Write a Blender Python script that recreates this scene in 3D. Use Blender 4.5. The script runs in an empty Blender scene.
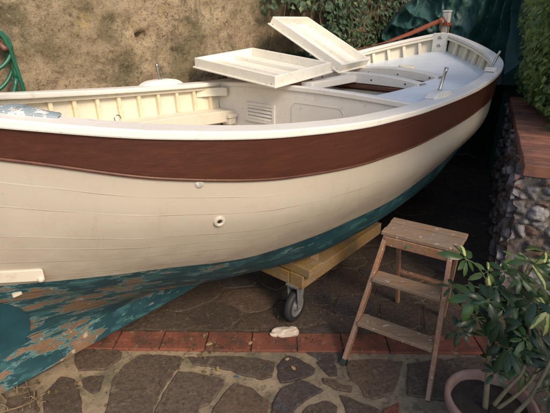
import bpy, bmesh, math, random
import numpy as np
from mathutils import Vector, Matrix, noise
random.seed(7); np.random.seed(7)
C = bpy.context.scene.collection
PI = math.pi
R = math.radians

# ------------------------------------------------------------------ camera model (used to place things at measured places)
F = 430.0; TH = R(23.0); H = 1.65
CT, ST = math.cos(TH), math.sin(TH)
def ray(px, py):
    a = (px-275)/F; b = (206.5-py)/F
    return Vector((a, CT+b*ST, b*CT-ST))
EYE = Vector((0, 0, H))
def on_z(px, py, z):
    r = ray(px, py); return EYE + r*((z-H)/r.z)
def at_d(px, py, d):
    return EYE + ray(px, py)*d
def on_plane(px, py, p, n):
    r = ray(px, py); return EYE + r*((p-EYE).dot(n)/r.dot(n))

# ------------------------------------------------------------------ generic mesh helpers
class MB:
    def __init__(s): s.v = []; s.f = []; s.m = []; s.uv = []; s.col = []
    def add(s, vs, fs, mi=0, uvs=None, col=None):
        b = len(s.v); s.v += [tuple(p) for p in vs]
        for f in fs: s.f.append([b+i for i in f]); s.m.append(mi)
        s.uv += list(uvs) if uvs is not None else [(0, 0)]*len(vs)
        s.col += [col if col is not None else (1, 1, 1)]*len(vs)
    def box(s, c, size, M=None, mi=0, col=None, jit=0):
        x, y, z = [k/2 for k in size]; vs = []
        for dx in (-x, x):
            for dy in (-y, y):
                for dz in (-z, z):
                    p = Vector((c[0]+dx, c[1]+dy, c[2]+dz))
                    if jit: p += Vector((random.uniform(-jit, jit), random.uniform(-jit, jit), random.uniform(-jit, jit)))
                    vs.append(M @ p if M else p)
        s.add(vs, [(0,1,3,2),(4,6,7,5),(0,4,5,1),(2,3,7,6),(0,2,6,4),(1,5,7,3)], mi, None, col)
    def tube(s, pts, rad, n=8, mi=0, cap=True, col=None):
        pts = [Vector(p) for p in pts]; rs = rad if isinstance(rad, (list, tuple)) else [rad]*len(pts)
        vs = []; uv = []; up = None; L = 0
        for i, p in enumerate(pts):
            t = (pts[min(i+1, len(pts)-1)] - pts[max(i-1, 0)]).normalized()
            if up is None:
                up = Vector((0, 0, 1)) if abs(t.z) < .9 else Vector((1, 0, 0))
            up = (up - t*up.dot(t)).normalized(); w = t.cross(up)
            if i: L += (p-pts[i-1]).length
            for k in range(n):
                a = 2*PI*k/n
                vs.append(p + (up*math.cos(a)+w*math.sin(a))*rs[i]); uv.append((L, k/n))
        fs = []
        for i in range(len(pts)-1):
            for k in range(n):
                fs.append((i*n+k, i*n+(k+1) % n, (i+1)*n+(k+1) % n, (i+1)*n+k))
        if cap:
            fs.append(tuple(range(n))[::-1]); fs.append(tuple(range((len(pts)-1)*n, len(pts)*n)))
        s.add(vs, fs, mi, uv, col)
    def lathe(s, prof, c, n=32, M=None, mi=0):
        vs = []; 
        for r, z in prof:
            for k in range(n):
                a = 2*PI*k/n; p = Vector((r*math.cos(a), r*math.sin(a), z))
                p = M @ p if M else p
                vs.append(p+Vector(c))
        fs = []
        for i in range(len(prof)-1):
            for k in range(n):
                fs.append((i*n+k, i*n+(k+1) % n, (i+1)*n+(k+1) % n, (i+1)*n+k))
        s.add(vs, fs, mi)
    def grid(s, P, uvs=None, mi=0, flip=False, skip=None, col=None):
        ni, nj = len(P), len(P[0]); vs = [p for row in P for p in row]
        uv = [p for row in uvs for p in row] if uvs else None
        fs = []
        for i in range(ni-1):
            for j in range(nj-1):
                if skip and skip(i, j): continue
                f = (i*nj+j, (i+1)*nj+j, (i+1)*nj+j+1, i*nj+j+1)
                fs.append(f[::-1] if flip else f)
        s.add(vs, fs, mi, uv, col)
    def build(s, name, mats, parent=None, smooth=False, bevel=0, weld=False, solid=0, angle=40, segs=2):
        me = bpy.data.meshes.new(name)
        me.from_pydata(s.v, [], s.f)
        ul = me.uv_layers.new(name='UVMap'); ca = me.color_attributes.new('tint', 'FLOAT_COLOR', 'POINT')
        li = np.empty(len(me.loops), dtype=np.int32); me.loops.foreach_get('vertex_index', li)
        uva = np.array(s.uv, dtype=np.float32)[li]; ul.data.foreach_set('uv', uva.ravel())
        ca.data.foreach_set('color', np.hstack([np.array(s.col, dtype=np.float32), np.ones((len(s.v), 1), np.float32)]).ravel())
        me.polygons.foreach_set('material_index', s.m)
        for m in (mats if isinstance(mats, (list, tuple)) else [mats]): me.materials.append(m)
        if weld:
            bm = bmesh.new(); bm.from_mesh(me); bmesh.ops.remove_doubles(bm, verts=bm.verts, dist=1e-5)
            bmesh.ops.recalc_face_normals(bm, faces=bm.faces); bm.to_mesh(me); bm.free()
        if smooth: me.polygons.foreach_set('use_smooth', [True]*len(me.polygons))
        o = bpy.data.objects.new(name, me); C.objects.link(o)
        if parent: o.parent = parent
        if solid:
            md = o.modifiers.new('solid', 'SOLIDIFY'); md.thickness = solid; md.offset = 0
        if bevel:
            md = o.modifiers.new('bevel', 'BEVEL'); md.width = bevel; md.segments = segs; md.limit_method = 'ANGLE'; md.angle_limit = R(angle)
            md.harden_normals = False
        return o
def empty(name, loc, rz=0):
    o = bpy.data.objects.new(name, None); C.objects.link(o); o.location = loc; o.rotation_euler = (0, 0, rz); o.empty_display_size = .1
    return o
def tag(o, label=None, cat=None, group=None, kind=None):
    if label: o['label'] = label
    if cat: o['category'] = cat
    if group: o['group'] = group
    if kind: o['kind'] = kind
    return o
def pchip(xs, ys):
    xs = np.array(xs, float); ys = np.array(ys, float); h = np.diff(xs); d = np.diff(ys)/h
    m = np.zeros_like(ys); m[0] = d[0]; m[-1] = d[-1]
    for i in range(1, len(xs)-1):
        m[i] = 0 if d[i-1]*d[i] <= 0 else (h[i-1]+h[i])*3/((2*h[i]+h[i-1])/d[i-1]+(h[i]+2*h[i-1])/d[i])
    def f(x):
        x = min(max(x, xs[0]), xs[-1]); i = min(int(np.searchsorted(xs, x, side='right')-1), len(xs)-2)
        t = (x-xs[i])/h[i]
        return float((2*t**3-3*t*t+1)*ys[i]+(t**3-2*t*t+t)*h[i]*m[i]+(-2*t**3+3*t*t)*ys[i+1]+(t**3-t*t)*h[i]*m[i+1])
    return f

# ------------------------------------------------------------------ material helpers
class NT:
    def __init__(s, name):
        s.m = bpy.data.materials.new(name); s.m.use_nodes = True; s.n = s.m.node_tree.nodes; s.l = s.m.node_tree.links
        s.b = s.n['Principled BSDF']; s._tc = None
    def node(s, t, **kw):
        n = s.n.new(t)
        for k, v in kw.items(): setattr(n, k, v)
        return n
    def put(s, sock, v):
        if isinstance(v, bpy.types.NodeSocket): s.l.new(v, sock)
        elif v is not None:
            if hasattr(sock.default_value, '__len__') and hasattr(v, '__len__') and len(v) == 3 and len(sock.default_value) == 4: v = (*v, 1)
            sock.default_value = v
    def co(s, w='Object'):
        if s._tc is None: s._tc = s.node('ShaderNodeTexCoord')
        return s._tc.outputs[w]
    def map(s, vec, scale=(1, 1, 1), rot=(0, 0, 0), loc=(0, 0, 0)):
        n = s.node('ShaderNodeMapping'); s.l.new(vec, n.inputs[0]); n.inputs['Scale'].default_value = scale; n.inputs['Rotation'].default_value = rot; n.inputs['Location'].default_value = loc
        return n.outputs[0]
    def noise(s, vec, scale=5, detail=5, rough=.55, dist=0, out=0):
        n = s.node('ShaderNodeTexNoise'); s.l.new(vec, n.inputs['Vector']); n.inputs['Scale'].default_value = scale
        n.inputs['Detail'].default_value = detail; n.inputs['Roughness'].default_value = rough; n.inputs['Distortion'].default_value = dist
        return n.outputs[out]
    def voro(s, vec, scale=5, feature='F1', out=0, rnd=1):
        n = s.node('ShaderNodeTexVoronoi', feature=feature); s.l.new(vec, n.inputs['Vector']); n.inputs['Scale'].default_value = scale; n.inputs['Randomness'].default_value = rnd
        return n.outputs[out]
    def ramp(s, fac, stops, interp='LINEAR'):
        n = s.node('ShaderNodeValToRGB'); n.color_ramp.interpolation = interp; e = n.color_ramp.elements
        while len(e) < len(stops): e.new(.5)
        for k, (p, c) in zip(e, stops):
            k.position = p; k.color = (c, c, c, 1) if not hasattr(c, '__len__') else (*c, 1)
        s.l.new(fac, n.inputs[0]); return n.outputs[0]
    def mix(s, fac, a, b, mode='MIX'):
        n = s.node('ShaderNodeMix', data_type='RGBA', blend_type=mode); s.put(n.inputs[0], fac); s.put(n.inputs[6], a); s.put(n.inputs[7], b)
        return n.outputs[2]
    def math(s, op, a, b=None, c=None):
        n = s.node('ShaderNodeMath', operation=op); s.put(n.inputs[0], a)
        if b is not None: s.put(n.inputs[1], b)
        if c is not None: s.put(n.inputs[2], c)
        return n.outputs[0]
    def sep(s, vec):
        n = s.node('ShaderNodeSeparateXYZ'); s.l.new(vec, n.inputs[0]); return n.outputs
    def attr(s, name='tint'):
        n = s.node('ShaderNodeAttribute', attribute_name=name); return n.outputs['Color']
    def bump(s, h, strength=.3, dist=.01, normal=None):
        n = s.node('ShaderNodeBump'); n.inputs['Strength'].default_value = strength; n.inputs['Distance'].default_value = dist
        s.l.new(h, n.inputs['Height'])
        if normal is not None: s.l.new(normal, n.inputs['Normal'])
        return n.outputs[0]
    def out(s, color=None, rough=None, normal=None, spec=None, metal=None):
        s.put(s.b.inputs['Base Color'], color)
        if rough is not None: s.put(s.b.inputs['Roughness'], rough)
        if normal is not None: s.l.new(normal, s.b.inputs['Normal'])
        if spec is not None: s.b.inputs['Specular IOR Level'].default_value = spec
        if metal is not None: s.b.inputs['Metallic'].default_value = metal
        return s.m

def m_white(name, base=(.72, .66, .55), dirt=.5, rough=.45, grime=(.36, .28, .18)):
    t = NT(name); co = t.co('Object')
    n1 = t.noise(co, 3, 6, .6); n2 = t.noise(co, 22, 6, .7); n3 = t.noise(t.map(co, (4, 4, 40)), 3, 5, .6)
    c = t.mix(t.ramp(n1, [(.35, 0), (.75, 1)]), base, tuple(k*.88 for k in base))
    c = t.mix(t.math('MULTIPLY', t.ramp(n2, [(.56, 0), (.74, 1)]), dirt), c, grime)
    spots = t.voro(t.mix(.04, co, t.noise(co, 12, 3, .5, out=1)), 34)
    c = t.mix(t.math('MULTIPLY', t.math('MULTIPLY', t.ramp(spots, [(.05, 1), (.11, 0)]), t.ramp(n2, [(.5, 0), (.6, 1)])), dirt*1.2), c, (.2, .14, .09))
    return t.out(c, t.ramp(n2, [(.3, rough-.03), (.7, rough+.1)]), t.bump(t.math('ADD', n2, t.math('MULTIPLY', n3, .6)), .25, .004))

def m_topside():
    t = NT('topside_paint'); co = t.co('Object'); uv = t.sep(t.co('UV'))
    v = uv[1]; u = uv[0]
    wob = t.math('MULTIPLY', t.math('SUBTRACT', t.noise(co, 2.5, 3, .5), .5), .035)
    vv = t.math('ADD', v, wob)
    line = None; ridge = None
    aftm = t.ramp(t.math('MULTIPLY', u, -.4), [(.5, 0), (.75, 1)])
    for s, k in ((.36, 1.0), (.58, .8), (.79, .9), (.93, .6), (.2, t.math('MULTIPLY', aftm, .7)), (.68, t.math('MULTIPLY', aftm, .8))):
        d = t.math('ABSOLUTE', t.math('SUBTRACT', vv, s))
        l = t.math('MULTIPLY', t.math('SUBTRACT', 1, t.math('SMOOTH_MIN', t.math('DIVIDE', d, .0055), 1, .1)), k)
        d2 = t.math('ABSOLUTE', t.math('SUBTRACT', vv, s-.009))
        r_ = t.math('MULTIPLY', t.math('SUBTRACT', 1, t.math('SMOOTH_MIN', t.math('DIVIDE', d2, .006), 1, .1)), k)
        line = l if line is None else t.math('MAXIMUM', line, l); ridge = r_ if ridge is None else t.math('MAXIMUM', ridge, r_)
    brk = t.ramp(t.noise(t.map(t.co('UV'), (5, 8, 1)), 1.6, 6, .7), [(.36, .12), (.62, 1)])
    base = (.475, .425, .345)
    n1 = t.noise(co, 1.7, 6, .6); n2 = t.noise(co, 14, 8, .7)
    streak = t.noise(t.map(t.co('UV'), (1.2, 9, 1)), 4, 8, .65)
    c = t.mix(t.ramp(n1, [(.3, 0), (.72, 1)]), base, (.40, .35, .28))
    c = t.mix(t.math('MULTIPLY', t.ramp(streak, [(.5, 0), (.75, 1)]), .28), c, (.45, .36, .255))
    c = t.mix(t.math('MULTIPLY', t.ramp(n2, [(.58, 0), (.74, 1)]), .35), c, (.32, .24, .16))
    # thin surface cracks along the planks, more of them low down
    cr = t.voro(t.map(t.co('UV'), (1.3, 30, 1)), 3.2, 'DISTANCE_TO_EDGE')
    crk = t.math('MULTIPLY', t.ramp(cr, [(.0, 1), (.02, 0)]), t.ramp(t.noise(co, 4, 4, .6), [(.55, 0), (.66, 1)]))
    c = t.mix(t.math('MULTIPLY', crk, .45), c, (.22, .15, .09))
    sel = t.ramp(t.noise(t.map(t.co('UV'), (1.6, 6, 1)), 1.3, 3, .5), [(.47, 0), (.55, 1)])
    ridge = t.math('MULTIPLY', ridge, sel); line = t.math('MULTIPLY', line, t.math('SUBTRACT', 1.15, sel))
    pk = None
    for s_ in (.36, .58, .79, .93):
        g_ = t.math('GREATER_THAN', vv, s_); pk = g_ if pk is None else t.math('ADD', pk, g_)
    cmb = t.node('ShaderNodeCombineXYZ'); t.put(cmb.inputs[0], t.math('MULTIPLY', u, .55)); t.put(cmb.inputs[1], t.math('MULTIPLY', pk, 7.3))
    c = t.mix(t.ramp(t.noise(cmb.outputs[0], 1.0, 2, .5), [(.35, 0), (.65, .55)]), c, (.36, .315, .25))
    c = t.mix(t.math('MULTIPLY', t.math('MULTIPLY', line, brk), .75), c, (.25, .18, .11))
    c = t.mix(t.math('MULTIPLY', t.math('MULTIPLY', ridge, brk), .3), c, (.75, .75, .62))
    gr = t.math('MULTIPLY', t.ramp(v, [(.25, 0), (1.0, .8)]), t.ramp(t.noise(t.map(co, (1.2, 1, 3)), 2.2, 9, .7), [(.34, .15), (.62, 1)]))
    c = t.mix(gr, c, (.235, .185, .135))
    dr = t.ramp(t.noise(t.map(t.co('UV'), (16, .9, 1)), 1.7, 7, .7), [(.55, 0), (.72, .4)]); c = t.mix(t.math('MULTIPLY', dr, t.ramp(n1, [(.4, 0), (.6, 1)])), c, (.25, .19, .13))
    chip = t.ramp(t.noise(co, 33, 6, .75), [(.66, 0), (.69, .85)]); c = t.mix(t.math('MULTIPLY', chip, t.ramp(t.noise(co, 3.1, 4, .6), [(.5, 0), (.62, 1)])), c, (.16, .115, .075))
    sm = t.ramp(t.noise(t.map(co, (2.2, 1, 5)), 3.4, 8, .72), [(.6, 0), (.72, .5)])
    c = t.mix(t.math('MULTIPLY', sm, t.ramp(v, [(.25, .25), (.9, 1)])), c, (.22, .155, .10))
    # bare scraped patches just above the waterline
    lo = t.ramp(v, [(.86, 0), (1.0, 1)])
    sc = t.ramp(t.noise(t.map(t.co('UV'), (3, 14, 1)), 3, 7, .7), [(.52, 0), (.58, 1)])
    c = t.mix(t.math('MULTIPLY', lo, t.math('MULTIPLY', sc, .7)), c, (.23, .17, .12))
    h = t.math('ADD', t.math('MULTIPLY', t.math('SUBTRACT', t.math('MULTIPLY', ridge, .4), t.math('MULTIPLY', line, 1.1)), brk), t.math('MULTIPLY', n2, .45))
    h = t.math('ADD', h, t.math('MULTIPLY', streak, .2))
    return t.out(c, .48, t.bump(h, .4, .003))

def m_bottom():
    t = NT('antifouling_blue'); co = t.co('Object'); uvc = t.co('UV'); uv = t.sep(uvc)
    u, v = uv[0], uv[1]
    n1 = t.noise(co, 5, 6, .6); st = t.noise(t.map(co, (2.6, 3, 8.5)), 2.3, 12, .72, .25); pat = t.noise(t.map(co, (2.4, 2, 4.2)), 1.7, 5, .55)
    blue = t.mix(t.ramp(n1, [(.3, 0), (.7, 1)]), (.007, .034, .045), (.014, .064, .077))
    blue = t.mix(t.ramp(t.noise(t.map(co, (3, 3, 7)), 2.6, 6, .6), [(.54, 0), (.60, .85)]), blue, (.03, .098, .108))
    aft = t.ramp(t.math('MULTIPLY_ADD', u, -.4, .0), [(.35, 0), (.95, .10)])     # u from -2.6 aft to 2 forward
    m = t.math('ADD', t.math('ADD', t.math('MULTIPLY', st, .66), t.math('MULTIPLY', pat, .42)), t.math('SUBTRACT', aft, t.ramp(t.math('MULTIPLY_ADD', u, .4, .9), [(.25, 0), (.5, .09)])))
    peel = t.ramp(m, [(.645, 0), (.655, 1)])
    wood = t.mix(t.ramp(t.noise(t.map(uvc, (3, 40, 1)), 3, 6, .6), [(.35, 0), (.65, 1)]), (.21, .13, .072), (.09, .058, .036))
    wood = t.mix(t.ramp(t.noise(co, 9, 5, .6), [(.5, 0), (.62, .85)]), wood, (.20, .115, .07))
    wood = t.mix(t.ramp(t.noise(co, 21, 5, .6), [(.62, 0), (.66, .8)]), wood, (.36, .32, .25))
    c = t.mix(peel, blue, wood)
    rim = t.ramp(m, [(.62, 0), (.642, .7), (.65, 0)])
    c = t.mix(rim, c, (.2, .36, .33))
    # plank seams of the lower hull
    seam = None
    for s in (1.2, 1.42, 1.62, 1.8):
        d = t.math('ABSOLUTE', t.math('SUBTRACT', t.math('ADD', v, t.math('MULTIPLY', t.math('SUBTRACT', n1, .5), .02)), s))
        l = t.math('SUBTRACT', 1, t.math('SMOOTH_MIN', t.math('DIVIDE', d, .011), 1, .1))
        seam = l if seam is None else t.math('MAXIMUM', seam, l)
    c = t.mix(t.math('MULTIPLY', seam, .7), c, (.02, .025, .025))
    h = t.math('SUBTRACT', t.math('SUBTRACT', t.math('MULTIPLY', st, .4), t.math('MULTIPLY', peel, .6)), seam)
    return t.out(c, t.ramp(n1, [(.3, .45), (.7, .7)]), t.bump(h, .7, .004))

def m_wood(name, c1, c2, scale=(2, 30, 30), rough=.5, dark=.6, paint=0, paintc=(.6, .55, .48), grey=0):
    t = NT(name); co = t.co('Object')
    g = t.noise(t.map(co, scale), 2.2, 8, .65, .5); n = t.noise(co, 7, 5, .6)
    c = t.mix(t.ramp(g, [(.3, 0), (.7, 1)]), c1, c2)
    if grey: c = t.mix(t.math('MULTIPLY', t.ramp(n, [(.4, 0), (.65, 1)]), grey), c, (.22, .19, .16))
    c = t.mix(t.math('MULTIPLY', t.ramp(t.noise(t.map(co, scale), 5, 6, .7), [(.56, 0), (.64, 1)]), dark), c, tuple(k*.35 for k in c1))
    if paint:
        sp = t.noise(co, 48, 4, .6)
        c = t.mix(t.ramp(sp, [(.705-.06*paint, 0), (.725-.06*paint, .8)]), c, paintc)
    return t.out(c, rough, t.bump(g, .35, .003))

def m_plain(name, c, rough=.5, metal=0, var=.25, scale=12, bump=.15, spec=None):
    t = NT(name); co = t.co('Object'); n = t.noise(co, scale, 6, .65)
    col = t.mix(t.ramp(n, [(.3, 0), (.72, 1)]), c, tuple(k*(1-var) for k in c))
    return t.out(col, rough, t.bump(n, bump, .004), spec, metal)

def m_leaf(name, rough=.42, vari=None, trans=.25):
    t = NT(name); a = t.attr('tint'); co = t.co('Object')
    c = t.mix(t.ramp(t.noise(co, 30, 3, .6), [(.3, 0), (.7, .35)]), a, (.03, .05, .015))
    if vari:
        uv = t.sep(t.co('UV')); nz = t.noise(co, 28, 3, .6)
        w = t.math('ADD', t.math('ABSOLUTE', uv[0]), t.math('MULTIPLY', t.math('SUBTRACT', nz, .5), 1.4))
        isv = t.math('GREATER_THAN', uv[1], 1.5)
        k = t.math('MULTIPLY', t.ramp(w, [(.28, 1), (.4, 0)]), isv)
        c = t.mix(k, c, vari)
    s = t.m; t.out(c, rough)
    tr = t.node('ShaderNodeBsdfTranslucent'); t.l.new(c, tr.inputs[0])
    mx = t.node('ShaderNodeMixShader'); mx.inputs[0].default_value = trans
    t.l.new(t.b.outputs[0], mx.inputs[1]); t.l.new(tr.outputs[0], mx.inputs[2]); t.l.new(mx.outputs[0], t.n['Material Output'].inputs[0])
    return s

MAT = {}
MAT['white'] = m_white('white_boat_paint', (.76, .71, .62), .4)
MAT['cap'] = m_white('white_rail_paint', (.72, .68, .61), .5, .42)
MAT['inner'] = m_white('yellowed_white_paint', (.69, .63, .50), .45, .5, (.42, .28, .12))
MAT['rib'] = m_white('stained_rib_paint', (.66, .56, .38), .8, .5, (.42, .26, .09))
MAT['deck'] = m_white('pale_grey_deck_paint', (.72, .76, .78), .22, .36, (.4, .36, .3))
MAT['cover'] = m_white('cream_hatch_paint', (.78, .74, .64), .45, .5)
MAT['topside'] = m_topside(); MAT['bottom'] = m_bottom()
MAT['mahog'] = m_wood('varnished_mahogany', (.08, .025, .013), (.05, .015, .009), (1.5, 10, 22), .42, .25)
MAT['mahog_in'] = m_wood('old_mahogany', (.12, .045, .022), (.07, .025, .015), (3, 20, 20), .5)
MAT['greywood'] = m_wood('weathered_floorboard', (.3, .25, .2), (.2, .16, .12), (3, 25, 25), .7)
MAT['pine'] = m_wood('yellow_pine_beam', (.26, .155, .045), (.17, .10, .03), (14, 14, 14), .62, grey=.5)
MAT['stool'] = m_wood('worn_stool_wood', (.36, .18, .088), (.21, .10, .05), (26, 6, 26), .6, paint=1, grey=.45)
MAT['stooltop'] = m_wood('worn_stool_top', (.33, .215, .125), (.19, .115, .065), (4, 40, 40), .62, paint=1, grey=.5)
MAT['steel'] = m_plain('dull_steel', (.5, .5, .5), .32, 1, .3, 20)
def m_fair():
    t = NT('chipped_fairlead_paint'); co = t.co('Object'); n = t.noise(co, 18, 7, .7); n2 = t.noise(co, 40, 5, .6)
    c = t.mix(t.ramp(n, [(.40, 0), (.45, 1)]), (.6, .58, .53), (.20, .25, .265))
    c = t.mix(t.ramp(n2, [(.58, 0), (.64, .8)]), c, (.12, .12, .11))
    return t.out(c, .45, t.bump(n, .5, .004))
MAT['worn_metal'] = m_fair()
MAT['rubber'] = m_plain('black_rubber', (.025, .025, .026), .65, 0, .4, 20)
MAT['greyrim'] = m_plain('grey_wheel_hub', (.25, .24, .23), .5, .3, .4, 20)
MAT['zinc'] = m_plain('dusty_zinc', (.36, .35, .33), .5, .6, .4, 20)
MAT['hose'] = m_plain('green_hose', (.014, .11, .06), .4, 0, .3, 9)
MAT['orange'] = m_plain('orange_webbing', (.25, .062, .02), .6, 0, .3, 30)
MAT['rust'] = m_plain('rusty_screw', (.16, .10, .065), .7, 0, .4, 60)
MAT['stem'] = m_plain('grey_white_post', (.5, .49, .45), .5, 0, .4, 12)
MAT['chock'] = m_plain('pale_broken_stone', (.66, .55, .43), .8, 0, .3, 20, .5)
MAT['soil'] = m_plain('potting_soil', (.035, .026, .02), .95, 0, .5, 40, .9)
MAT['bark'] = m_plain('plant_stem', (.2, .17, .1), .7, 0, .4, 25, .4)
MAT['twig'] = m_plain('dry_twig', (.2, .14, .08), .8, 0, .45, 25, .4)
MAT['dryleaf'] = m_leaf('dry_leaf', .7)
MAT['ivy'] = m_leaf('ivy_leaf', .55, trans=.2); MAT['hedge'] = m_leaf('hedge_leaf', .5, trans=.35)
MAT['scheff'] = m_leaf('umbrella_plant_leaf', .33, (.55, .56, .2))
MAT['flake'] = m_plain('blue_paint_chip', (.03, .13, .2), .5)
MAT['black'] = m_plain('dark_hole', (.02, .018, .015), .9)

def m_pot():
    t = NT('pinkish_terracotta'); co = t.co('Object')
    n = t.noise(co, 9, 6, .65)
    c = t.mix(t.ramp(n, [(.35, 0), (.7, 1)]), (.27, .15, .115), (.3, .21, .175))
    return t.out(c, .8, t.bump(n, .3, .004))
MAT['pot'] = m_pot()
def m_paving():
    t = NT('porphyry_paving'); co = t.co('Object'); a = t.attr('tint')
    n = t.noise(co, 55, 8, .72); n2 = t.noise(co, 6, 5, .6); sp = t.voro(co, 120)
    c = t.mix(t.ramp(n2, [(.3, 0), (.7, 1)]), a, t.mix(.5, a, (.10, .07, .055)))
    c = t.mix(t.ramp(n, [(.48, 0), (.62, .7)]), c, (.036, .027, .022)); c = t.mix(t.ramp(n, [(.34, .6), (.42, 0)]), c, (.21, .165, .125))
    c = t.mix(t.ramp(sp, [(.08, .5), (.16, 0)]), c, (.28, .23, .18))
    c = t.mix(t.ramp(t.noise(co, 11, 7, .7), [(.6, 0), (.72, .55)]), c, (.26, .2, .14))
    return t.out(c, .82, t.bump(t.math('ADD', n, t.math('MULTIPLY', n2, .8)), .7, .006), .3)
MAT['paving'] = m_paving()
def m_mortar():
    t = NT('sandy_mortar'); co = t.co('Object')
    n = t.noise(co, 30, 8, .7); n2 = t.noise(co, 2.6, 5, .6); n3 = t.noise(co, 5, 6, .65)
    c = t.mix(t.ramp(n2, [(.35, 0), (.65, 1)]), (.36, .275, .175), (.17, .14, .1))
    c = t.mix(t.ramp(n3, [(.52, 0), (.62, .8)]), c, (.12, .11, .07)); n4 = t.noise(co, 14, 8, .75); c = t.mix(t.ramp(n4, [(.54, 0), (.62, .7)]), c, (.07, .055, .04))
    c = t.mix(t.ramp(n, [(.52, 0), (.68, .6)]), c, (.11, .09, .07))
    return t.out(c, .9, t.bump(n, .8, .008), .2)
MAT['mortar'] = m_mortar()
def m_shaded_dirt():
    t = NT('shaded_dirt_joint'); co = t.co('Object'); n = t.noise(co, 30, 8, .7); n2 = t.noise(co, 3, 5, .6)
    c = t.mix(t.ramp(n2, [(.35, 0), (.65, 1)]), (.085, .062, .042), (.05, .038, .028))  # dirt tone kept extra dark, with the shade under the boat in it
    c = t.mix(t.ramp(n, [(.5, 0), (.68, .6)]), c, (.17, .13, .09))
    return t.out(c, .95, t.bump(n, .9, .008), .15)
MAT['dirt'] = m_shaded_dirt()
MAT['wallmortar'] = m_plain('grey_lime_mortar', (.15, .13, .115), .95, 0, .6, 14, 1.0, .15)
def m_brick(name, c1, c2, dirt=.6):
    t = NT(name); co = t.co('Object'); a = t.attr('tint'); n = t.noise(co, 25, 7, .7); n2 = t.noise(co, 4, 6, .65)
    c = t.mix(t.ramp(n2, [(.35, 0), (.65, 1)]), c1, c2)
    c = t.mix(.5, c, a, 'MULTIPLY')
    c = t.mix(t.ramp(t.noise(co, 9, 7, .7), [(.46, 0), (.64, dirt)]), c, (.06, .038, .027)); c = t.mix(t.ramp(t.noise(co, 21, 8, .75), [(.58, 0), (.64, .7)]), c, (.28, .2, .14))
    return t.out(c, .85, t.bump(n, .6, .004), .3)
MAT['brick'] = m_brick('red_floor_brick', (.215, .075, .045), (.155, .055, .036), .85)
MAT['capbrick'] = m_brick('wall_cap_brick', (.40, .165, .095), (.30, .14, .095), .5)
def m_wall():
    t = NT('old_plaster_wall'); co = t.co('Object')
    w = t.mix(.12, co, t.noise(co, 3, 4, .6, out=1), 'ADD')
    big = t.noise(w, 1.5, 6, .62); mid = t.noise(w, 5, 7, .65); fine = t.noise(co, 38, 8, .75); sp = t.noise(co, 90, 3, .6)
    c = t.mix(t.ramp(mid, [(.3, 0), (.72, 1)]), (.52, .405, .255), (.36, .265, .16))
    c = t.mix(t.ramp(big, [(.44, 0), (.56, .85)]), c, (.17, .135, .075))
    c = t.mix(t.ramp(t.noise(w, 2.7, 7, .7, .3), [(.54, 0), (.64, .75)]), c, (.10, .09, .05))
    c = t.mix(t.ramp(t.noise(t.map(w, (1, 1, 1), (0, 0, 0), (3.3, 1.7, 2)), 2.3, 5, .6), [(.6, 0), (.72, .65)]), c, (.33, .23, .06))
    c = t.mix(t.ramp(t.noise(t.map(w, (1, 1, 1), (0, 0, 0), (7.3, 4.7, 5)), 3.1, 6, .65), [(.58, 0), (.7, .55)]), c, (.36, .24, .165))
    c = t.mix(t.ramp(fine, [(.51, 0), (.67, .8)]), c, (.07, .055, .033))
    c = t.mix(t.ramp(sp, [(.6, 0), (.7, .55)]), c, (.5, .41, .28))
    g0 = t.noise(co, 9, 5, .65)
    ve = t.voro(t.mix(.22, co, t.noise(co, 5, 6, .7, out=1), 'ADD'), 7, 'DISTANCE_TO_EDGE'); vm = t.ramp(t.noise(co, 2.4, 5, .6), [(.48, 0), (.6, 1)])
    crev = t.math('MULTIPLY', t.ramp(ve, [(.0, 1), (.035, 0)]), t.math('MULTIPLY', vm, t.ramp(g0, [(.45, 0), (.55, 1)])))
    c = t.mix(t.math('MULTIPLY', crev, .45), c, (.05, .037, .022))
    g2 = t.noise(co, 17, 8, .8); c = t.mix(t.ramp(g2, [(.53, 0), (.62, .6)]), c, (.085, .068, .04)); c = t.mix(t.ramp(g2, [(.36, .5), (.44, 0)]), c, (.45, .37, .26))
    h = t.math('ADD', t.math('MULTIPLY', fine, .7), t.math('ADD', mid, t.math('ADD', t.math('MULTIPLY', sp, .2), t.math('MULTIPLY', g2, .9))))
    h = t.math('SUBTRACT', h, t.math('MULTIPLY', crev, .5))
    return t.out(c, .93, t.bump(h, 1.0, .025), .2)
MAT['wall'] = m_wall()
def m_rubble():
    t = NT('rubble_stone'); co = t.co('Object'); a = t.attr('tint'); n = t.noise(co, 12, 7, .7); f = t.noise(co, 50, 6, .7)
    c = t.mix(t.ramp(n, [(.4, 0), (.7, .45)]), a, (.15, .13, .125))
    c = t.mix(t.ramp(f, [(.52, 0), (.7, .6)]), c, (.06, .048, .045))
    c = t.mix(t.ramp(t.noise(co, 7, 6, .7), [(.58, 0), (.68, .6)]), c, (.42, .38, .33))
    return t.out(c, .95, t.bump(t.math('ADD', n, t.math('MULTIPLY', f, .9)), 1.0, .014), .1)
MAT['rubble'] = m_rubble()
def m_tarp():
    t = NT('green_tarpaulin'); co = t.co('Object'); n = t.noise(co, 5, 6, .65); wv = t.noise(co, 26, 6, .7)
    c = t.mix(t.ramp(n, [(.3, 0), (.7, 1)]), (.010, .046, .042), (.022, .072, .062))
    c = t.mix(t.ramp(wv, [(.55, 0), (.72, .4)]), c, (.06, .12, .1))
    return t.out(c, .55, t.bump(t.math('ADD', n, t.math('MULTIPLY', wv, .7)), .5, .012))
MAT['tarp'] = m_tarp()
def m_earth():
    t = NT('earth'); co = t.co('Object'); n = t.noise(co, 3, 8, .7)
    return t.out(t.mix(n, (.06, .045, .03), (.12, .09, .06)), .95, t.bump(n, .8, .03), .1)
MAT['earth'] = m_earth()

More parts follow.
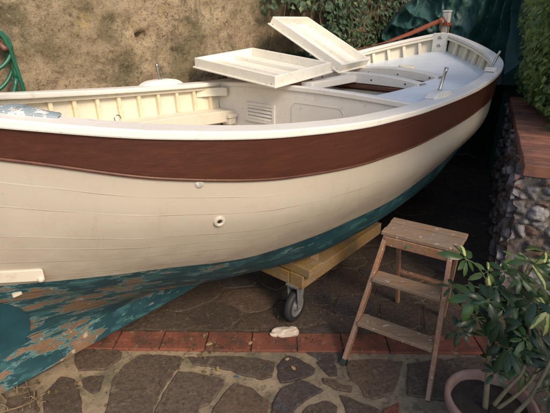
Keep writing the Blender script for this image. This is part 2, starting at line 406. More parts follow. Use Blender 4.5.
# ------------------------------------------------------------------ BOAT
AL = R(49.759)
D = Vector((math.cos(AL), math.sin(AL), 0)); N = Vector((-D.y, D.x, 0)); C0 = Vector((.4169, 3.2242, 0))
boat = empty('rowing_boat', C0, AL)
tag(boat, 'large white wooden boat with mahogany top strake and peeling blue bottom', 'boat')
def to_world(u, n, z): return C0 + D*u + N*n + Vector((0, 0, z))
TAB = [(-2.59, 0.0, 1.445), (-2.564, 0.047, 1.445), (-2.486, 0.152, 1.435), (-2.272, 0.377, 1.397), (-1.942, 0.626, 1.344), (-1.496, 0.803, 1.297), (-0.932, 0.874, 1.26), (-0.398, 0.873, 1.242), (0.0, 0.867, 1.242), (0.393, 0.86, 1.25), (0.745, 0.857, 1.278), (1.055, 0.837, 1.314), (1.324, 0.785, 1.353), (1.552, 0.681, 1.397), (1.738, 0.529, 1.446), (1.883, 0.361, 1.494), (1.986, 0.201, 1.534), (2.034, 0.107, 1.555), (2.059, 0.042, 1.567), (2.069, 0.0, 1.572)]
UA, UB = -2.59, 2.069
# parametrise by s with dense ends
_s = [0.0]
for a, b in zip(TAB[:-1], TAB[1:]): _s.append(_s[-1]+math.hypot(b[0]-a[0], b[1]-a[1]))
fu = pchip(_s, [a[0] for a in TAB]); fw = pchip(_s, [a[1] for a in TAB]); fz = pchip([a[0] for a in TAB], [a[2] for a in TAB])
SM = _s[-1]
S = [SM*k/130 for k in range(131)]
STN = [(fu(s), max(fw(s), 0), fz(fu(s))) for s in S]
_us = np.array([a[0] for a in STN]); _ws = np.array([a[1] for a in STN])
def W(u): return float(np.interp(u, _us, _ws))
U_ = [-2.59, -2.27, -1.94, -1.5, -.93, -.4, .4, .75, 1.3, 1.55, 1.75, 1.9, 2.0, 2.069]
def T(vals): return pchip(U_, vals)
hb = T([.10, .115, .15, .175, .187, .195, .19, .185, .185, .18, .18, .18, .18, .18])           # height of the brown strake
rb = T([.9, .955, .975, .985, .985, .985, .985, .985, .97, .955, .93, .9, .86, .8])
rw = T([.5, .66, .72, .79, .825, .845, .85, .85, .83, .76, .64, .5, .4, .3])
zw = T([.80, .785, .762, .71, .685, .66, .70, .745, .745, .74, .75, .77, .79, .80])
rk = T([.2, .25, .38, .52, .66, .70, .71, .67, .55, .44, .32, .22, .15, .1])
zk_ = T([.60, .575, .555, .50, .46, .455, .475, .51, .55, .58, .62, .67, .72, .76])
rg = T([.1, .10, .14, .18, .24, .27, .27, .25, .18, .13, .09, .06, .05, .05])
zg = T([.47, .455, .43, .39, .37, .36, .37, .38, .46, .51, .57, .63, .69, .74])
zr = T([.36, .36, .345, .33, .32, .32, .33, .345, .43, .49, .55, .61, .68, .73])
NH = .028
def sect(u, w, z):
    """outer hull section from the underside of the rail to the keel: list of (n, z, v)"""
    zb = z-hb(u); n0 = NH*min(1, w/.1)
    pts = [(w, z-.01, -.35), ((w*(1+rb(u))/2), (z+zb)/2, -.17), (w*rb(u), zb, 0.0)]
    n_b, n_w = w*rb(u), w*rw(u); bul = .055*min(1, w/.6)
    pts += [(n_b-(n_b-n_w)*.40+bul*.55, zb-(zb-zw(u))*.5, .5), (n_w, zw(u), 1.0), (max(w*rk(u), n0), zk_(u), 1.45), (max(w*rg(u), n0*.9), zg(u), 1.75), (n0*.8, zr(u), 2.0)]
    return pts
def spline(pts, vq):
    v = [p[2] for p in pts]; out = []
    m = []
    n = len(pts)
    for i in range(n):
        a, b = pts[max(i-1, 0)], pts[min(i+1, n-1)]; dv = b[2]-a[2]
        m.append(((b[0]-a[0])/dv, (b[1]-a[1])/dv))
    for q in vq:
        i = 0
        while i < n-2 and q > v[i+1]: i += 1
        h = v[i+1]-v[i]; t = (q-v[i])/h
        h00, h10, h01, h11 = 2*t**3-3*t*t+1, t**3-2*t*t+t, -2*t**3+3*t*t, t**3-t*t
        out.append(tuple(h00*pts[i][k]+h10*h*m[i][k]+h01*pts[i+1][k]+h11*h*m[i+1][k] for k in (0, 1)))
    return out
def hull_strip(v0, v1, nv, off=0.0, sides=(-1, 1), stn=STN):
    res = []
    vq = [v0+(v1-v0)*j/nv for j in range(nv+1)]
    for sd in sides:
        P = []; UV = []
        for (u, w, z) in stn:
            sp = spline(sect(u, w, z), vq)
            P.append([(u, sd*max(n+off, 0), zz) for n, zz in sp]); UV.append([(u, v) for v in vq])
        res.append((sd, P, UV))
    return res
def hull_part(name, mat, v0, v1, nv, off=0.0, solid=0):
    m = MB()
    for sd, P, UV in hull_strip(v0, v1, nv, off): m.grid(P, UV, flip=(sd > 0))
    return m.build(name, mat, boat, smooth=True, solid=solid)
hull_part('topsides', MAT['topside'], 0.0, 1.0, 22)
hull_part('bottom', MAT['bottom'], 1.0, 2.0, 18)
def strake():
    m = MB()
    for sd, P, UV in hull_strip(-.33, .02, 8, .009):
        # close the lower and upper edge towards the hull so that the strake is a plank with thickness
        Q = []; QV = []
        for row, uvr in zip(P, UV):
            u, n, z = row[-1]; u0, n0, z0 = row[0]
            Q.append([(u0, n0-sd*.012*min(1, abs(n0)/.05), z0)]+row+[(u, n-sd*.012*min(1, abs(n)/.05), z-.002)]); QV.append([uvr[0]]+uvr+[uvr[-1]])
        m.grid(Q, QV, flip=(sd > 0))
    return m.build('sheer_strake', MAT['mahog'], boat, smooth=True, bevel=0)
so = strake()
md = so.modifiers.new('es', 'EDGE_SPLIT'); md.split_angle = R(45)
# thin dark moulding under the brown strake
m = MB()
for sd in (-1, 1):
    pts = []
    for (u, w, z) in STN[2:-1]:
        (n, zz), = spline(sect(u, w, z), [.035]); pts.append((u, sd*(n+.004), zz))
    m.tube(pts, .007, 6)
m.build('moulding', MAT['mahog_in'], boat, smooth=True)

# rail cap: swept round the bow, offset in plan
def plan_normals(stn):
    out = []
    for i in range(len(stn)):
        a, b = stn[max(i-1, 0)], stn[min(i+1, len(stn)-1)]
        t = Vector((b[0]-a[0], b[1]-a[1])).normalized(); out.append(Vector((-t.y, t.x)))
    return out
NORM = plan_normals(STN)
def rail_profile(i, inner, outer, z0, z1):
    u, w, z = STN[i]; nn = NORM[i]
    o = Vector((u, w))+nn*outer; q = Vector((u, w))-nn*inner
    if q.y < .0: q = Vector((q.x, 0.0))
    if i == 0: o = Vector((u-outer, 0)); q = Vector((u+inner, 0))
    if i == len(STN)-1: o = Vector((u+outer, 0)); q = Vector((u+inner*-1.0, 0))
    return o, q, z
def rail(inner, outer, top, bot, name, mat, bevel, i0=0, i1=None, sides=(-1, 1)):
    m = MB(); i1 = len(STN) if i1 is None else i1
    for sd in sides:
        P = []; UV = []
        for i in range(i0, i1):
            o, q, z = rail_profile(i, inner(STN[i][0]) if callable(inner) else inner, outer, 0, 0)
            ov = [(o.x, sd*o.y, z-bot), (o.x, sd*o.y, z-top), (q.x, sd*q.y, z-top), (q.x, sd*q.y, z-bot), (o.x, sd*o.y, z-bot)]
            P.append(ov); UV.append([(i*.03, k) for k in range(5)])
        m.grid(P, UV, flip=(sd > 0))
    return m.build(name, mat, boat, smooth=False, bevel=bevel, weld=True, angle=30)
capw = pchip([-2.6, -1.5, -.4, .6, 1.3, 2.07], [.10, .105, .10, .085, .08, .07])
rail(capw, .016, 0, .030, 'rail_cap', MAT['cap'], .007)
rail(.075, -.022, .032, .055, 'inner_rail', MAT['inner'], .004)

# keel, deadwood and stem in one swept profile
outer = [(-2.60, 1.40), (-2.60, .9), (-2.60, .24), (-2.4, .225), (-1.5, .225), (-.93, .225), (0, .25), (.75, .275), (1.1, .32), (1.4, .39), (1.62, .465), (1.8, .56), (1.93, .68), (2.02, .83), (2.07, 1.0), (2.10, 1.25), (2.115, 1.545)]
inner_ = [(-2.54, 1.40), (-2.52, .9), (-2.50, .50), (-2.35, .47), (-1.5, .36), (-.93, .345), (0, .35), (.75, .37), (1.1, .42), (1.4, .485), (1.58, .55), (1.74, .64), (1.86, .75), (1.95, .88), (2.0, 1.03), (2.03, 1.26), (2.05, 1.545)]
def keelmesh(lo, hi, name, mat):
    m = MB(); P = []
    UVs = []
    for (a, b) in list(zip(outer, inner_))[lo:hi]:
        ht = .027; ho = .021
        P.append([(a[0], -ho, a[1]), (b[0], -ht, b[1]), (b[0], ht, b[1]), (a[0], ho, a[1]), (a[0], -ho, a[1])]); UVs.append([(a[0], 2.7), (b[0], 2.0), (b[0], 2.0), (a[0], 2.7), (a[0], 2.7)])
    # finer along the length
    Q = []; V = []
    for i in range(len(P)-1):
        for k in range(4):
            t = k/4; Q.append([tuple(Vector(p).lerp(Vector(q), t)) for p, q in zip(P[i], P[i+1])]); V.append([tuple(Vector(p).lerp(Vector(q), t)) for p, q in zip(UVs[i], UVs[i+1])])
    Q.append(P[-1]); V.append(UVs[-1])
    m.grid(Q, V)
    n = len(Q)
    m.add([Q[0][k] for k in range(4)], [(0, 1, 2, 3)]); m.add([Q[-1][k] for k in range(4)], [(3, 2, 1, 0)])
    return m.build(name, mat, boat, weld=False, bevel=0)
keelmesh(0, 15, 'keel', MAT['bottom'])
keelmesh(14, 17, 'stem', MAT['topside'])
# grey stem head standing above the rail
m = MB(); m.box((2.075, 0, 1.645), (.065, .07, .23)); m.box((2.075, 0, 1.768), (.072, .078, .022))
sh = m.build('stem_head', MAT['stem'], boat, bevel=.008)
m = MB(); m.box((2.075, 0, 1.648), (.081, .091, .03)); m.build('red_band', MAT['orange'], sh)
# dark raised patch on the aft deadwood, two bolts, cream bar bolted to the hull side
def hull_pt(u, v, off=0, sd=-1):
    (n, z), = spline(sect(u, W(u), fz(u)), [v]); return Vector((u, sd*(n+off), z))
def hull_solve(px, py, sd=-1, off=0.0, ulo=-2.5, uhi=1.5, v0=-.2, v1=1.98):
    """the (u, v) of the hull point seen at a measured place"""
    best = None
    for it in range(4):
        for i in range(31):
            for j in range(31):
                u = ulo+(uhi-ulo)*i/30; v = v0+(v1-v0)*j/30
                p = hull_pt(u, v, off, sd); wv = to_world(*p); r = wv-EYE
                d = r.y*CT-r.z*ST; q = r.y*ST+r.z*CT
                if d < .1: continue
                e = (275+F*r.x/d-px)**2+(206.5-F*q/d-py)**2
                if best is None or e < best[0]: best = (e, u, v)
        du, dv = (uhi-ulo)/8, (v1-v0)/8; ulo, uhi, v0, v1 = best[1]-du, best[1]+du, max(best[2]-dv, -.3), min(best[2]+dv, 1.99)
    return best[1], best[2]
def hull_frame(u, v, sd=-1):
    p = hull_pt(u, v, 0, sd); a = hull_pt(u+.02, v, 0, sd)-hull_pt(u-.02, v, 0, sd); b = hull_pt(u, v+.03, 0, sd)-hull_pt(u, v-.03, 0, sd)
    nn = a.cross(b).normalized()
    if nn.y*sd < 0: nn = -nn
    x = a.normalized(); y = nn.cross(x)
    M = Matrix((x, y, nn)).transposed().to_4x4(); M.translation = p
    return M
u, v = hull_solve(219, 221)
m = MB(); M = hull_frame(u, v)
m.lathe([(.009, -.004), (.009, .006), (.012, .009), (.018, .010), (.022, .007), (.023, -.004)], (0, 0, 0), 24)
m.v = [tuple(M @ Vector(p)) for p in m.v]; f_ = m.build('hull_outlet', m_plain('cream_outlet', (.56, .5, .4), .5, 0, .4, 40), boat, smooth=True)
m = MB(); m.lathe([(.0001, .003), (.010, .003)], (0, 0, 0), 16); m.v = [tuple(M @ Vector(p)) for p in m.v]; m.build('outlet_hole', MAT['black'], f_)
u, v = hull_solve(199, 184)
m = MB(); M = hull_frame(u, v); m.lathe([(.0001, .004), (.013, .005), (.016, .001)], (0, 0, 0), 20); m.v = [tuple(M @ Vector(p)) for p in m.v]
m.build('hull_plug', m_plain('chipped_plug_paint', (.6, .57, .5), .5, 0, .75, 70), boat, smooth=True)
# bar bolted along the hull at the aft end
a = hull_pt(-2.275, .92, .0); b = hull_pt(-2.54, .93, .0)
m = MB()
P = []
for k in range(9):
    uu = -2.262-(.3)*k/8; p = hull_pt(uu, .90, 0); h = .024; q = hull_pt(uu, .90, .022)
    P.append([(uu, p.y, p.z-h), (uu, q.y, q.z-h), (uu, q.y, q.z+h), (uu, p.y, p.z+h), (uu, p.y, p.z-h)])
m.grid(P, flip=True); m.add(P[0][:4], [(0, 1, 2, 3)]); m.add(P[-1][:4], [(3, 2, 1, 0)])
MAT['oldcream'] = m_white('old_cream_paint', (.5, .45, .36), .6)
bar = m.build('waterline_bar', MAT['oldcream'], boat, bevel=.004, weld=True)
p = hull_pt(-2.272, .93, .026); m = MB(); m.lathe([(.012, -.006), (.012, .006), (.007, .012), (.0001, .013)], p, 14, Matrix.Rotation(R(90), 3, 'X')); m.build('bolt', MAT['oldcream'], bar, smooth=True)
p = hull_pt(-2.33, 1.1, .006); m = MB(); m.box((p.x, p.y, p.z), (.03, .012, .014)); m.box((p.x+.012, p.y, p.z+.012), (.006, .008, .04)); m.build('latch_tab', MAT['oldcream'], bar)
# rounded smooth blue plate over the old stern gear
m = MB(); ring = []
cu, cv = -2.41, 1.62
for (uu, vv) in [(-2.45, 1.14), (-2.375, 1.20), (-2.32, 1.30), (-2.29, 1.44), (-2.28, 1.58), (-2.285, 1.72), (-2.31, 1.82), (-2.40, 1.85), (-2.5, 1.85), (-2.53, 1.55), (-2.53, 1.2)]:
    ring.append(hull_pt(uu, vv, .005))
c_ = hull_pt(cu, cv, .005)
back = [p+Vector((0, .007, 0)) for p in ring]; n_ = len(ring)
m.add([c_]+ring+back, [(0, 1+k, 1+(k+1) % n_) for k in range(n_)]+[(1+k, 1+n_+k, 1+n_+(k+1) % n_, 1+(k+1) % n_) for k in range(n_)])
m.build('stern_plate', m_plain('smooth_blue_plate', (.012, .065, .085), .5, 0, .5, 7), boat, weld=True, smooth=True).modifiers.new('es', 'EDGE_SPLIT').split_angle = R(35)

# ---- inside: planking, sole, bench, ribs, bulkhead, deck
def inner_pt(u, z, sd, off):
    pts = spline(sect(u, W(u), fz(u)), [-.3+.05*k for k in range(36)])
    zs = [p[1] for p in pts][::-1]; ns = [p[0] for p in pts][::-1]
    return sd*max(float(np.interp(z, zs, ns))-off, .004)
SOLE = .78; UBH = -.36
AFT = [a for a in STN if -2.5 < a[0] < UBH]
m = MB()
for sd in (-1, 1):
    P = []
    for (u, w, z) in AFT+[(UBH, W(UBH), fz(UBH))]:
        P.append([(u, inner_pt(u, zz, sd, .035), zz) for zz in [SOLE-.02+(z-.03-SOLE+.02)*k/8 for k in range(9)]])
    m.grid(P, flip=(sd < 0))
m.build('inner_planking', MAT['inner'], boat, smooth=True)
m = MB(); P = []
for (u, w, z) in AFT+[(UBH, W(UBH), fz(UBH))]:
    n = inner_pt(u, SOLE, 1, .03); P.append([(u, n*(k/4-1), SOLE) for k in range(9)])
m.grid(P, flip=True); m.build('cockpit_sole', MAT['greywood'], boat)
def zled(u): return float(np.interp(u, [-2.3, -1.2, UBH], [1.13, 1.075, 1.035]))
for sd in (1, -1):
    m = MB(); P = []
    for (u, w, z) in [a for a in AFT if a[0] > -2.25]+[(UBH-.001, W(UBH), fz(UBH))]:
        zl = zled(u); n = inner_pt(u, zl, 1, .036); nb = max(n-.17, .02)
        P.append([(u, sd*n, zl), (u, sd*nb, zl), (u, sd*nb, zl-.085), (u, sd*(nb+.02), zl-.085)])
    m.grid(P, flip=(sd < 0)); m.build('side_bench', MAT['inner'], boat, bevel=.004)
def rib(u, sd, zlo, zhi, wd=.024, dp=.03):
    m = MB(); zs = [zlo+(zhi-zlo)*k/5 for k in range(6)]
    P = []
    for zz in zs:
        n = inner_pt(u, zz, sd, .034); q = n-sd*dp
        P.append([(u-wd/2, n, zz), (u-wd/2, q, zz), (u+wd/2, q, zz), (u+wd/2, n, zz)])
    m.grid(P, flip=(sd > 0)); return m.build('rib', MAT['rib'], boat, bevel=.004)
u = -2.2
while u < -.45:
    for sd in (1, -1): rib(u, sd, zled(u), fz(u)-.05)
    u += .158
def dz(u, n):
    off = float(np.interp(u, [UBH, .4, 1.0, 1.5, 2.07], [.03, .045, .095, .145, .185])); cam = float(np.interp(u, [UBH, 1, 2.05], [.035, .05, .03])); w = max(W(u), .05)
    return fz(u)-off+cam*(1-min(1, (n/w)**2))
O1 = (-.2, .40, .46); O2 = (.54, .86, .42)
ul = sorted(set([UBH+.02, -.2, -.1, 0, .1, .2, .3, .40, .47, .54, .62, .7, .78, .86, .92, 1.0, 1.1, 1.2, 1.3, 1.4, 1.5, 1.6, 1.7, 1.78, 1.86, 1.93, 1.98, 2.02]))
w92 = W(.92)-.03
base_n = [-w92, -.75, -.6, -.46, -.42, -.3, -.15, 0, .15, .3, .42, .46, .6, .75, w92]
P = []
for u in ul:
    k = 1 if u <= .92 else (max(W(u)-.028, .012))/w92
    row = []
    for j, n in enumerate(base_n):
        nn = n*k
        if u <= .92 and j in (0, len(base_n)-1): nn = math.copysign(W(u)-.03, n)
        row.append((u, nn, dz(u, nn)))
    P.append(row)
def skip(i, j):
    um = (ul[i]+ul[i+1])/2; nm = (base_n[j]+base_n[j+1])/2
    return (O1[0] < um < O1[1] and abs(nm) < O1[2]) or (O2[0] < um < O2[1] and abs(nm) < O2[2])
m = MB(); m.grid(P, skip=skip)
deck = m.build('deck', MAT['deck'], boat, smooth=True)
# bulkhead with rounded top trim, louvred vent, access panel
m = MB(); top = []; bot = []
ns = [-.83+1.66*k/28 for k in range(29)]
rows = []
for n in ns:
    lo = SOLE
    # lower limit follows the hull
    for zz in np.linspace(SOLE, 1.2, 30):
        if abs(n) < abs(inner_pt(UBH, zz, 1, .034)): lo = zz; break
    rows.append((n, lo, max(dz(UBH, n), lo+.001)))
m.grid([[(UBH, n, a), (UBH, n, b)] for n, a, b in rows], flip=True)
m.grid([[(UBH+.02, n, a), (UBH+.02, n, b)] for n, a, b in rows])
bh = m.build('bulkhead', MAT['white'], boat)
m = MB()
P = []
for n in [-.845+1.69*k/40 for k in range(41)]:
    z = dz(UBH, n)
    P.append([(UBH-.012, n, z-.012), (UBH-.012, n, z+.012), (UBH-.006, n, z+.018), (UBH+.03, n, z+.018), (UBH+.05, n, z+.004)])
m.grid(P, flip=True); m.build('deck_edge_trim', MAT['cap'], boat, smooth=False, bevel=0)
vent = MB(); x0 = UBH-.001
n0, n1, za, zb = .25, .51, .985, 1.105
for (c, s) in [((x0-.007, (n0+n1)/2, zb), (.016, n1-n0+.03, .022)), ((x0-.007, (n0+n1)/2, za), (.016, n1-n0+.03, .022)), ((x0-.007, n0, (za+zb)/2), (.016, .024, zb-za-.02)), ((x0-.007, n1, (za+zb)/2), (.016, .024, zb-za-.02))]: vent.box(c, s)
vo = vent.build('vent', MAT['cap'], boat, bevel=.002)
m = MB(); m.box((x0-.0015, (n0+n1)/2, (za+zb)/2), (.002, n1-n0-.02, zb-za-.02)); m.build('vent_opening', MAT['mahog_in'], vo)
for k in range(4):
    m = MB(); z = za+.022+.0255*k
    M = Matrix.Translation((x0-.008, (n0+n1)/2, z)) @ Matrix.Rotation(R(28), 4, 'Y')
    m.box((0, 0, 0), (.006, n1-n0-.022, .022), M); m.build('slat', MAT['cap'], vo)
m = MB(); pn0, pn1, pz0, pz1 = -.33, .09, .84, 1.155
pts = [(UBH-.003, a, b) for a, b in [(pn0, pz0), (pn0, pz1-.03), (pn0+.03, pz1), (pn1-.03, pz1), (pn1, pz1-.03), (pn1, pz0)]]
m.tube(pts, .0014, 6); m.build('panel_bead', MAT['white'], boat, smooth=True)
m = MB(); m.box((UBH-.05, .70, 1.0), (.09, .17, .028)); m.box((UBH-.05, .70, .96), (.07, .15, .05)); m.build('corner_shelf', MAT['inner'], boat, bevel=.004)
m = MB()     # curved knee joining the bulkhead to the far rail
P = []
for k in range(9):
    t = k/8; u = UBH-.02-.0*t; 
    P.append([(UBH-.02-.20*(1-t)**2, .835-.0*t-.13*t, 1.20-.0*t), (UBH-.02-.20*(1-t)**2, .835-.13*t, 1.14)])
m.grid(P); m.build('knee', MAT['inner'], boat, solid=.02)
# hatch wells (mahogany lining, grey board) and their coamings
for (a, b, hw), dep in ((O1, .085), (O2, .10)):
    m = MB(); zt = lambda u, n: dz(u, n)-.002
    nn = [-hw+2*hw*k/12 for k in range(13)]
    m.grid([[(a, n, zt(a, n)), (a, n, 1.0)] for n in nn], flip=True); m.grid([[(b, n, zt(b, n)), (b, n, 1.0)] for n in nn])
    uu = [a+(b-a)*k/6 for k in range(7)]
    m.grid([[(u, -hw, zt(u, -hw)), (u, -hw, 1.0)] for u in uu]); m.grid([[(u, hw, zt(u, hw)), (u, hw, 1.0)] for u in uu], flip=True)
    well = m.build('hatch_well', MAT['mahog_in'], boat)
    m = MB(); zf = dz(a, 0)-dep
    for k in range(5):
        w_ = (b-a)/5; m.box((a+w_*(k+.5), 0, zf), (w_-.008, 2*hw-.004, .018))
    m.build('well_board', MAT['greywood'], well, bevel=.002)
    m = MB(); m.box((b-.03, 0, zf+.035), (.03, 2*hw-.01, .02)); m.build('ledge', MAT['mahog_in'], well)
    # far coaming: arched white board with screws
    m = MB(); P = []
    nn = [-hw-.03+2*(hw+.03)*k/20 for k in range(21)]
    for n in nn:
        z = dz(b, n); hgt = .012+.034*(1-(n/(hw+.05))**2)
        P.append([(b-.004, n, z-.03), (b-.004, n, z+hgt), (b+.10, n, dz(b+.1, n)+hgt), (b+.13, n, dz(b+.13, n)+.002)])
    m.grid(P, flip=True); cm = m.build('deck_beam', MAT['cap'], boat, smooth=False, bevel=.005, angle=35)
    for n in (-.38, -.1, .18, .36):
        mm = MB(); mm.lathe([(.0001, .003), (.006, .003), (.007, 0)], (b-.0045, n, dz(b, n)), 10, Matrix.Rotation(R(-90), 3, 'Y')); mm.build('screw', MAT['rubber'], cm)
m = MB(); m.box((.10, .085, dz(.1, 0)+.004), (.598, .10, .05)); kp = m.build('king_plank', MAT['cap'], boat, bevel=.005)
# low round deck plate
m = MB(); m.lathe([(.075, -.01), (.075, .022), (.068, .03), (.055, .03), (.052, .024), (.0001, .026)], (1.24, .0, dz(1.24, 0)), 28); m.build('deck_plate', MAT['inner'], boat, smooth=False, bevel=.003)
# bow bulwark inside and its ribs
FWD = [a for a in STN if .2 < a[0] < 2.045]
m = MB()
for sd in (-1, 1):
    P = []
    for (u, w, z) in FWD:
        zl = dz(u, w)-.03; P.append([(u-.0, inner_pt(u, zz, sd, .028), zz) for zz in (zl, (zl+z-.03)/2, z-.028)])
    m.grid(P, flip=(sd < 0))
m.build('bow_bulwark', MAT['inner'], boat, smooth=True)
def bow_rib(i, sd):
    u, w, z = STN[i]; nn = NORM[i]; tt = Vector((nn.y, -nn.x)); zl = dz(u, w)-.01; zh = z-.05
    m = MB(); vs = []
    for zz in (zl, zh):
        for a in (-.017, .017):
            for dpt in (.026, .062 if zz == zl else .052):
                q = Vector((u, abs(inner_pt(u, zz, 1, 0))))-nn*dpt+tt*a; vs.append((q.x, sd*q.y, zz))
    m.add(vs, [(0, 1, 3, 2), (4, 6, 7, 5), (0, 4, 5, 1), (2, 3, 7, 6), (1, 5, 7, 3), (0, 2, 6, 4)]); m.build('rib', MAT['inner'], boat, bevel=.004, weld=True)
acc = 0; last = None
for i, a in enumerate(STN):
    if not (.55 < a[0] < 2.02): continue
    if last is None or S[i]-last > .135:
        last = S[i]
        for sd in (-1, 1): bow_rib(i, sd)
# apron board inside the stem with two oval fittings
m = MB(); m.box((1.985, 0, 1.455), (.03, .15, .22), Matrix.Translation((0, 0, 0))); ap = m.build('apron', MAT['cap'], boat, bevel=.006)
for z in (1.445, 1.52):
    m = MB(); m.lathe([(.0001, .004), (.016, .005), (.022, .0)], (1.969, .0, z), 16, Matrix.Rotation(R(-90), 3, 'Y') @ Matrix.Diagonal((.7, 1.1, 1))); m.build('oval_fitting', MAT['steel'], ap)
# oar pins with their pads
def oar_pin(u, sd, lean=(.0, .0), L=.135, pad=True, padl=.30, inset=.045):
    i = int(np.argmin(np.abs(_us-u))); nn = NORM[i]; w = W(u); q = Vector((u, w))-nn*inset
    tt = Vector((nn.y, -nn.x)); ang = math.atan2(tt.y*sd, tt.x)
    z = fz(u); m = MB(); M = Matrix.Translation((q.x, sd*q.y, z)) @ Matrix.Rotation(ang, 4, 'Z')
    P = []
    for k in range(13):
        t = -1+2*k/12; hh = .032*(1-abs(t)**4)+.002; x = t*padl/2; wd = .046*(1-.35*t*t)
        P.append([tuple(M @ Vector(p)) for p in [(x, -wd, -.004), (x, -wd, hh*.8), (x, -wd*.75, hh), (x, wd*.75, hh), (x, wd, hh*.8), (x, wd, -.004)]])
    m.grid(P, flip=True); pd = m.build('rail_pad', MAT['cap'], boat, smooth=False, bevel=.003)
    b = M @ Vector((0, 0, .03)); e = b+Vector((lean[0], lean[1], L))
    m = MB(); m.tube([b, b.lerp(e, .1), b.lerp(e, .8), b.lerp(e, .82), e], [.012, .0095, .0095, .0115, .011], 10); m.build('oar_pin', MAT['steel'], pd, smooth=True)
oar_pin(-.02, -1, (.045, -.01), inset=.08); oar_pin(1.02, -1, (.05, -.03), L=.12, padl=.06, inset=.05); oar_pin(-.86, 1, (-.02, .0), L=.11, padl=.34, inset=.0)
m = MB(); m.box((-.05, .86, fz(0)+.035), (.3, .06, .068)); m.build('rail_pad', MAT['cap'], boat, bevel=.006)  # hidden block added to hold up the flat hatch cover, carries no pin
# worn bluish fairlead let into the near rail aft
m = MB(); P = []
for k in range(25):
    t = k/24; u = -2.43+.24*t; i = int(np.argmin(np.abs(_us-u))); nn = NORM[i]; q = Vector((u, W(u)))-nn*.105; q2 = Vector((u, W(u)))-nn*.055
    bumpz = .014*(math.exp(-((t-.12)/.10)**2)*.6+math.exp(-((t-.62)/.17)**2))
    z = fz(u)+.004
    e5 = min(1, 12*t, 12*(1-t)); P.append([(q2.x, -q2.y, z-.006), (q2.x, -q2.y, z+.005*e5), (q.x, -q.y, z+.006*e5+bumpz), (q.x-.0, -q.y+.012, z+.004+bumpz*.9), (q.x, -q.y+.012, z-.03)])
m.grid(P, flip=True); fl = m.build('fairlead', MAT['worn_metal'], boat, smooth=True, bevel=0)
m = MB()
p = Vector((-2.195, -(W(-2.195)-.085), fz(-2.195)+.004)); m.tube([p+Vector((-.014, 0, 0)), p+Vector((-.01, 0, .006)), p+Vector((.01, 0, .006)), p+Vector((.014, 0, 0))], .004, 6); m.build('fairlead_eye', MAT['steel'], fl, smooth=True)
m = MB(); q = Vector((-1.33, W(-1.33)-.14, zled(-1.33)+.03)); 
m.tube([(q.x+.022*math.cos(a), q.y, q.z+.022*math.sin(a)) for a in [PI*2*k/14 for k in range(15)]], .004, 6); m.build('ring_eye', MAT['steel'], boat, smooth=True)

# ------------------------------------------------------------------ loose hatch covers lying upside down on the boat
def hatch(name, P0, P1, P2, label, divs):
    P0, P1, P2 = map(Vector, (P0, P1, P2)); x = (P1-P0); L = x.length; x.normalize(); y = P2-P0; y = (y-x*y.dot(x)); Wd = y.length; y.normalize(); z = x.cross(y)
    if z.z < 0: z = -z
    root = bpy.data.objects.new(name, None); C.objects.link(root); root.empty_display_size = .1
    M = Matrix((x, y, z)).transposed().to_4x4(); M.translation = P0; root.matrix_world = M
    tag(root, label, 'hatch cover', 'loose hatch covers')
    fl = .02
    m = MB(); m.box((L/2, Wd/2, .006), (L+2*fl*.6, Wd+2*fl*.6, .012)); m.build('cover_panel', MAT['cover'], root, bevel=.003)
    h = .062; t = .02
    for c, s in [((L/2, t/2, .012+h/2), (L, t, h)), ((L/2, Wd-t/2, .012+h/2), (L, t, h)), ((t/2, Wd/2, .012+h/2), (t, Wd-2*t-.002, h)), ((L-t/2, Wd/2, .012+h/2), (t, Wd-2*t-.002, h))]:
        m = MB(); m.box(c, s); m.build('frame_board', MAT['cover'], root, bevel=.003)
    for k in (0, 4):
        for yy, sg in ((-.0006, 90), (Wd+.0006, -90)):
            m = MB(); m.lathe([(.0001, .0012), (.003, .001), (.004, 0)], (L*(.04+.23*k), yy, .02), 8, Matrix.Rotation(R(sg), 3, 'X')); m.build('screw', MAT['rust'], root)
    for k in range(divs):
        m = MB(); m.box((L/2, Wd*(k+1)/(divs+1), (.012+.013)), (L-2*t-.002, .03, .026)); m.build('divider', MAT['cover'], root, bevel=.003)
hatch('hatch_cover', (0, 2.865, 1.268), (-.604, 3.396, 1.345), (.409, 3.329, 1.318), 'cream hatch cover lying nearly flat, upside down, nearer the stern with two ribs inside', 2)
hatch('hatch_cover', (.51, 3.618, 1.285), (-.049, 3.947, 1.644), (.836, 4.172, 1.293), 'cream hatch cover tilted steeply up, leaning on the ivy wall beyond the flat one', 1)

# ------------------------------------------------------------------ orange strap from the stem head along the far rail
m = MB()
p0 = to_world(2.075, .05, 1.665); 
path = [p0, at_d(425, 37, 5.0), at_d(412, 44.5, 4.95), at_d(403, 47, 4.9), at_d(388, 50, 4.85), at_d(372, 54, 4.8)]
path = [to_world(2.04, .03, 1.69), to_world(1.98, .14, 1.635), to_world(1.90, .30, 1.555), to_world(1.80, .46, 1.487), to_world(1.66, .60, 1.437), to_world(1.5, .70, 1.40), to_world(1.25, .81, 1.37), to_world(1.0, .85, 1.335)]
P = []
fine = []
for i in range(len(path)-1):
    for k in range(6): fine.append(path[i].lerp(path[i+1], k/6))
fine.append(path[-1])
for i, p in enumerate(fine):
    t = i/(len(fine)-1); wd = .022 if t < .45 else .012
    tw = Vector((0, 0, 1))*math.cos(t*3)+Vector((N.x, N.y, 0))*math.sin(t*3)
    P.append([p-tw*wd, p, p+tw*wd])
m.grid(P); strap = m.build('strap', MAT['orange'], None, smooth=True, solid=.004)
tag(strap, 'orange webbing strap running from the bow post along the far rail', 'strap')
m = MB(); c = to_world(2.03, -.02, 1.60)
pts = []
for k in range(30):
    a = 2*PI*k/29*1.0; pts.append(c+N*(.035*math.sin(a)+.05*0)+Vector((0, 0, .075*math.cos(a)))+D*(-.02+.01*math.sin(2*a)))
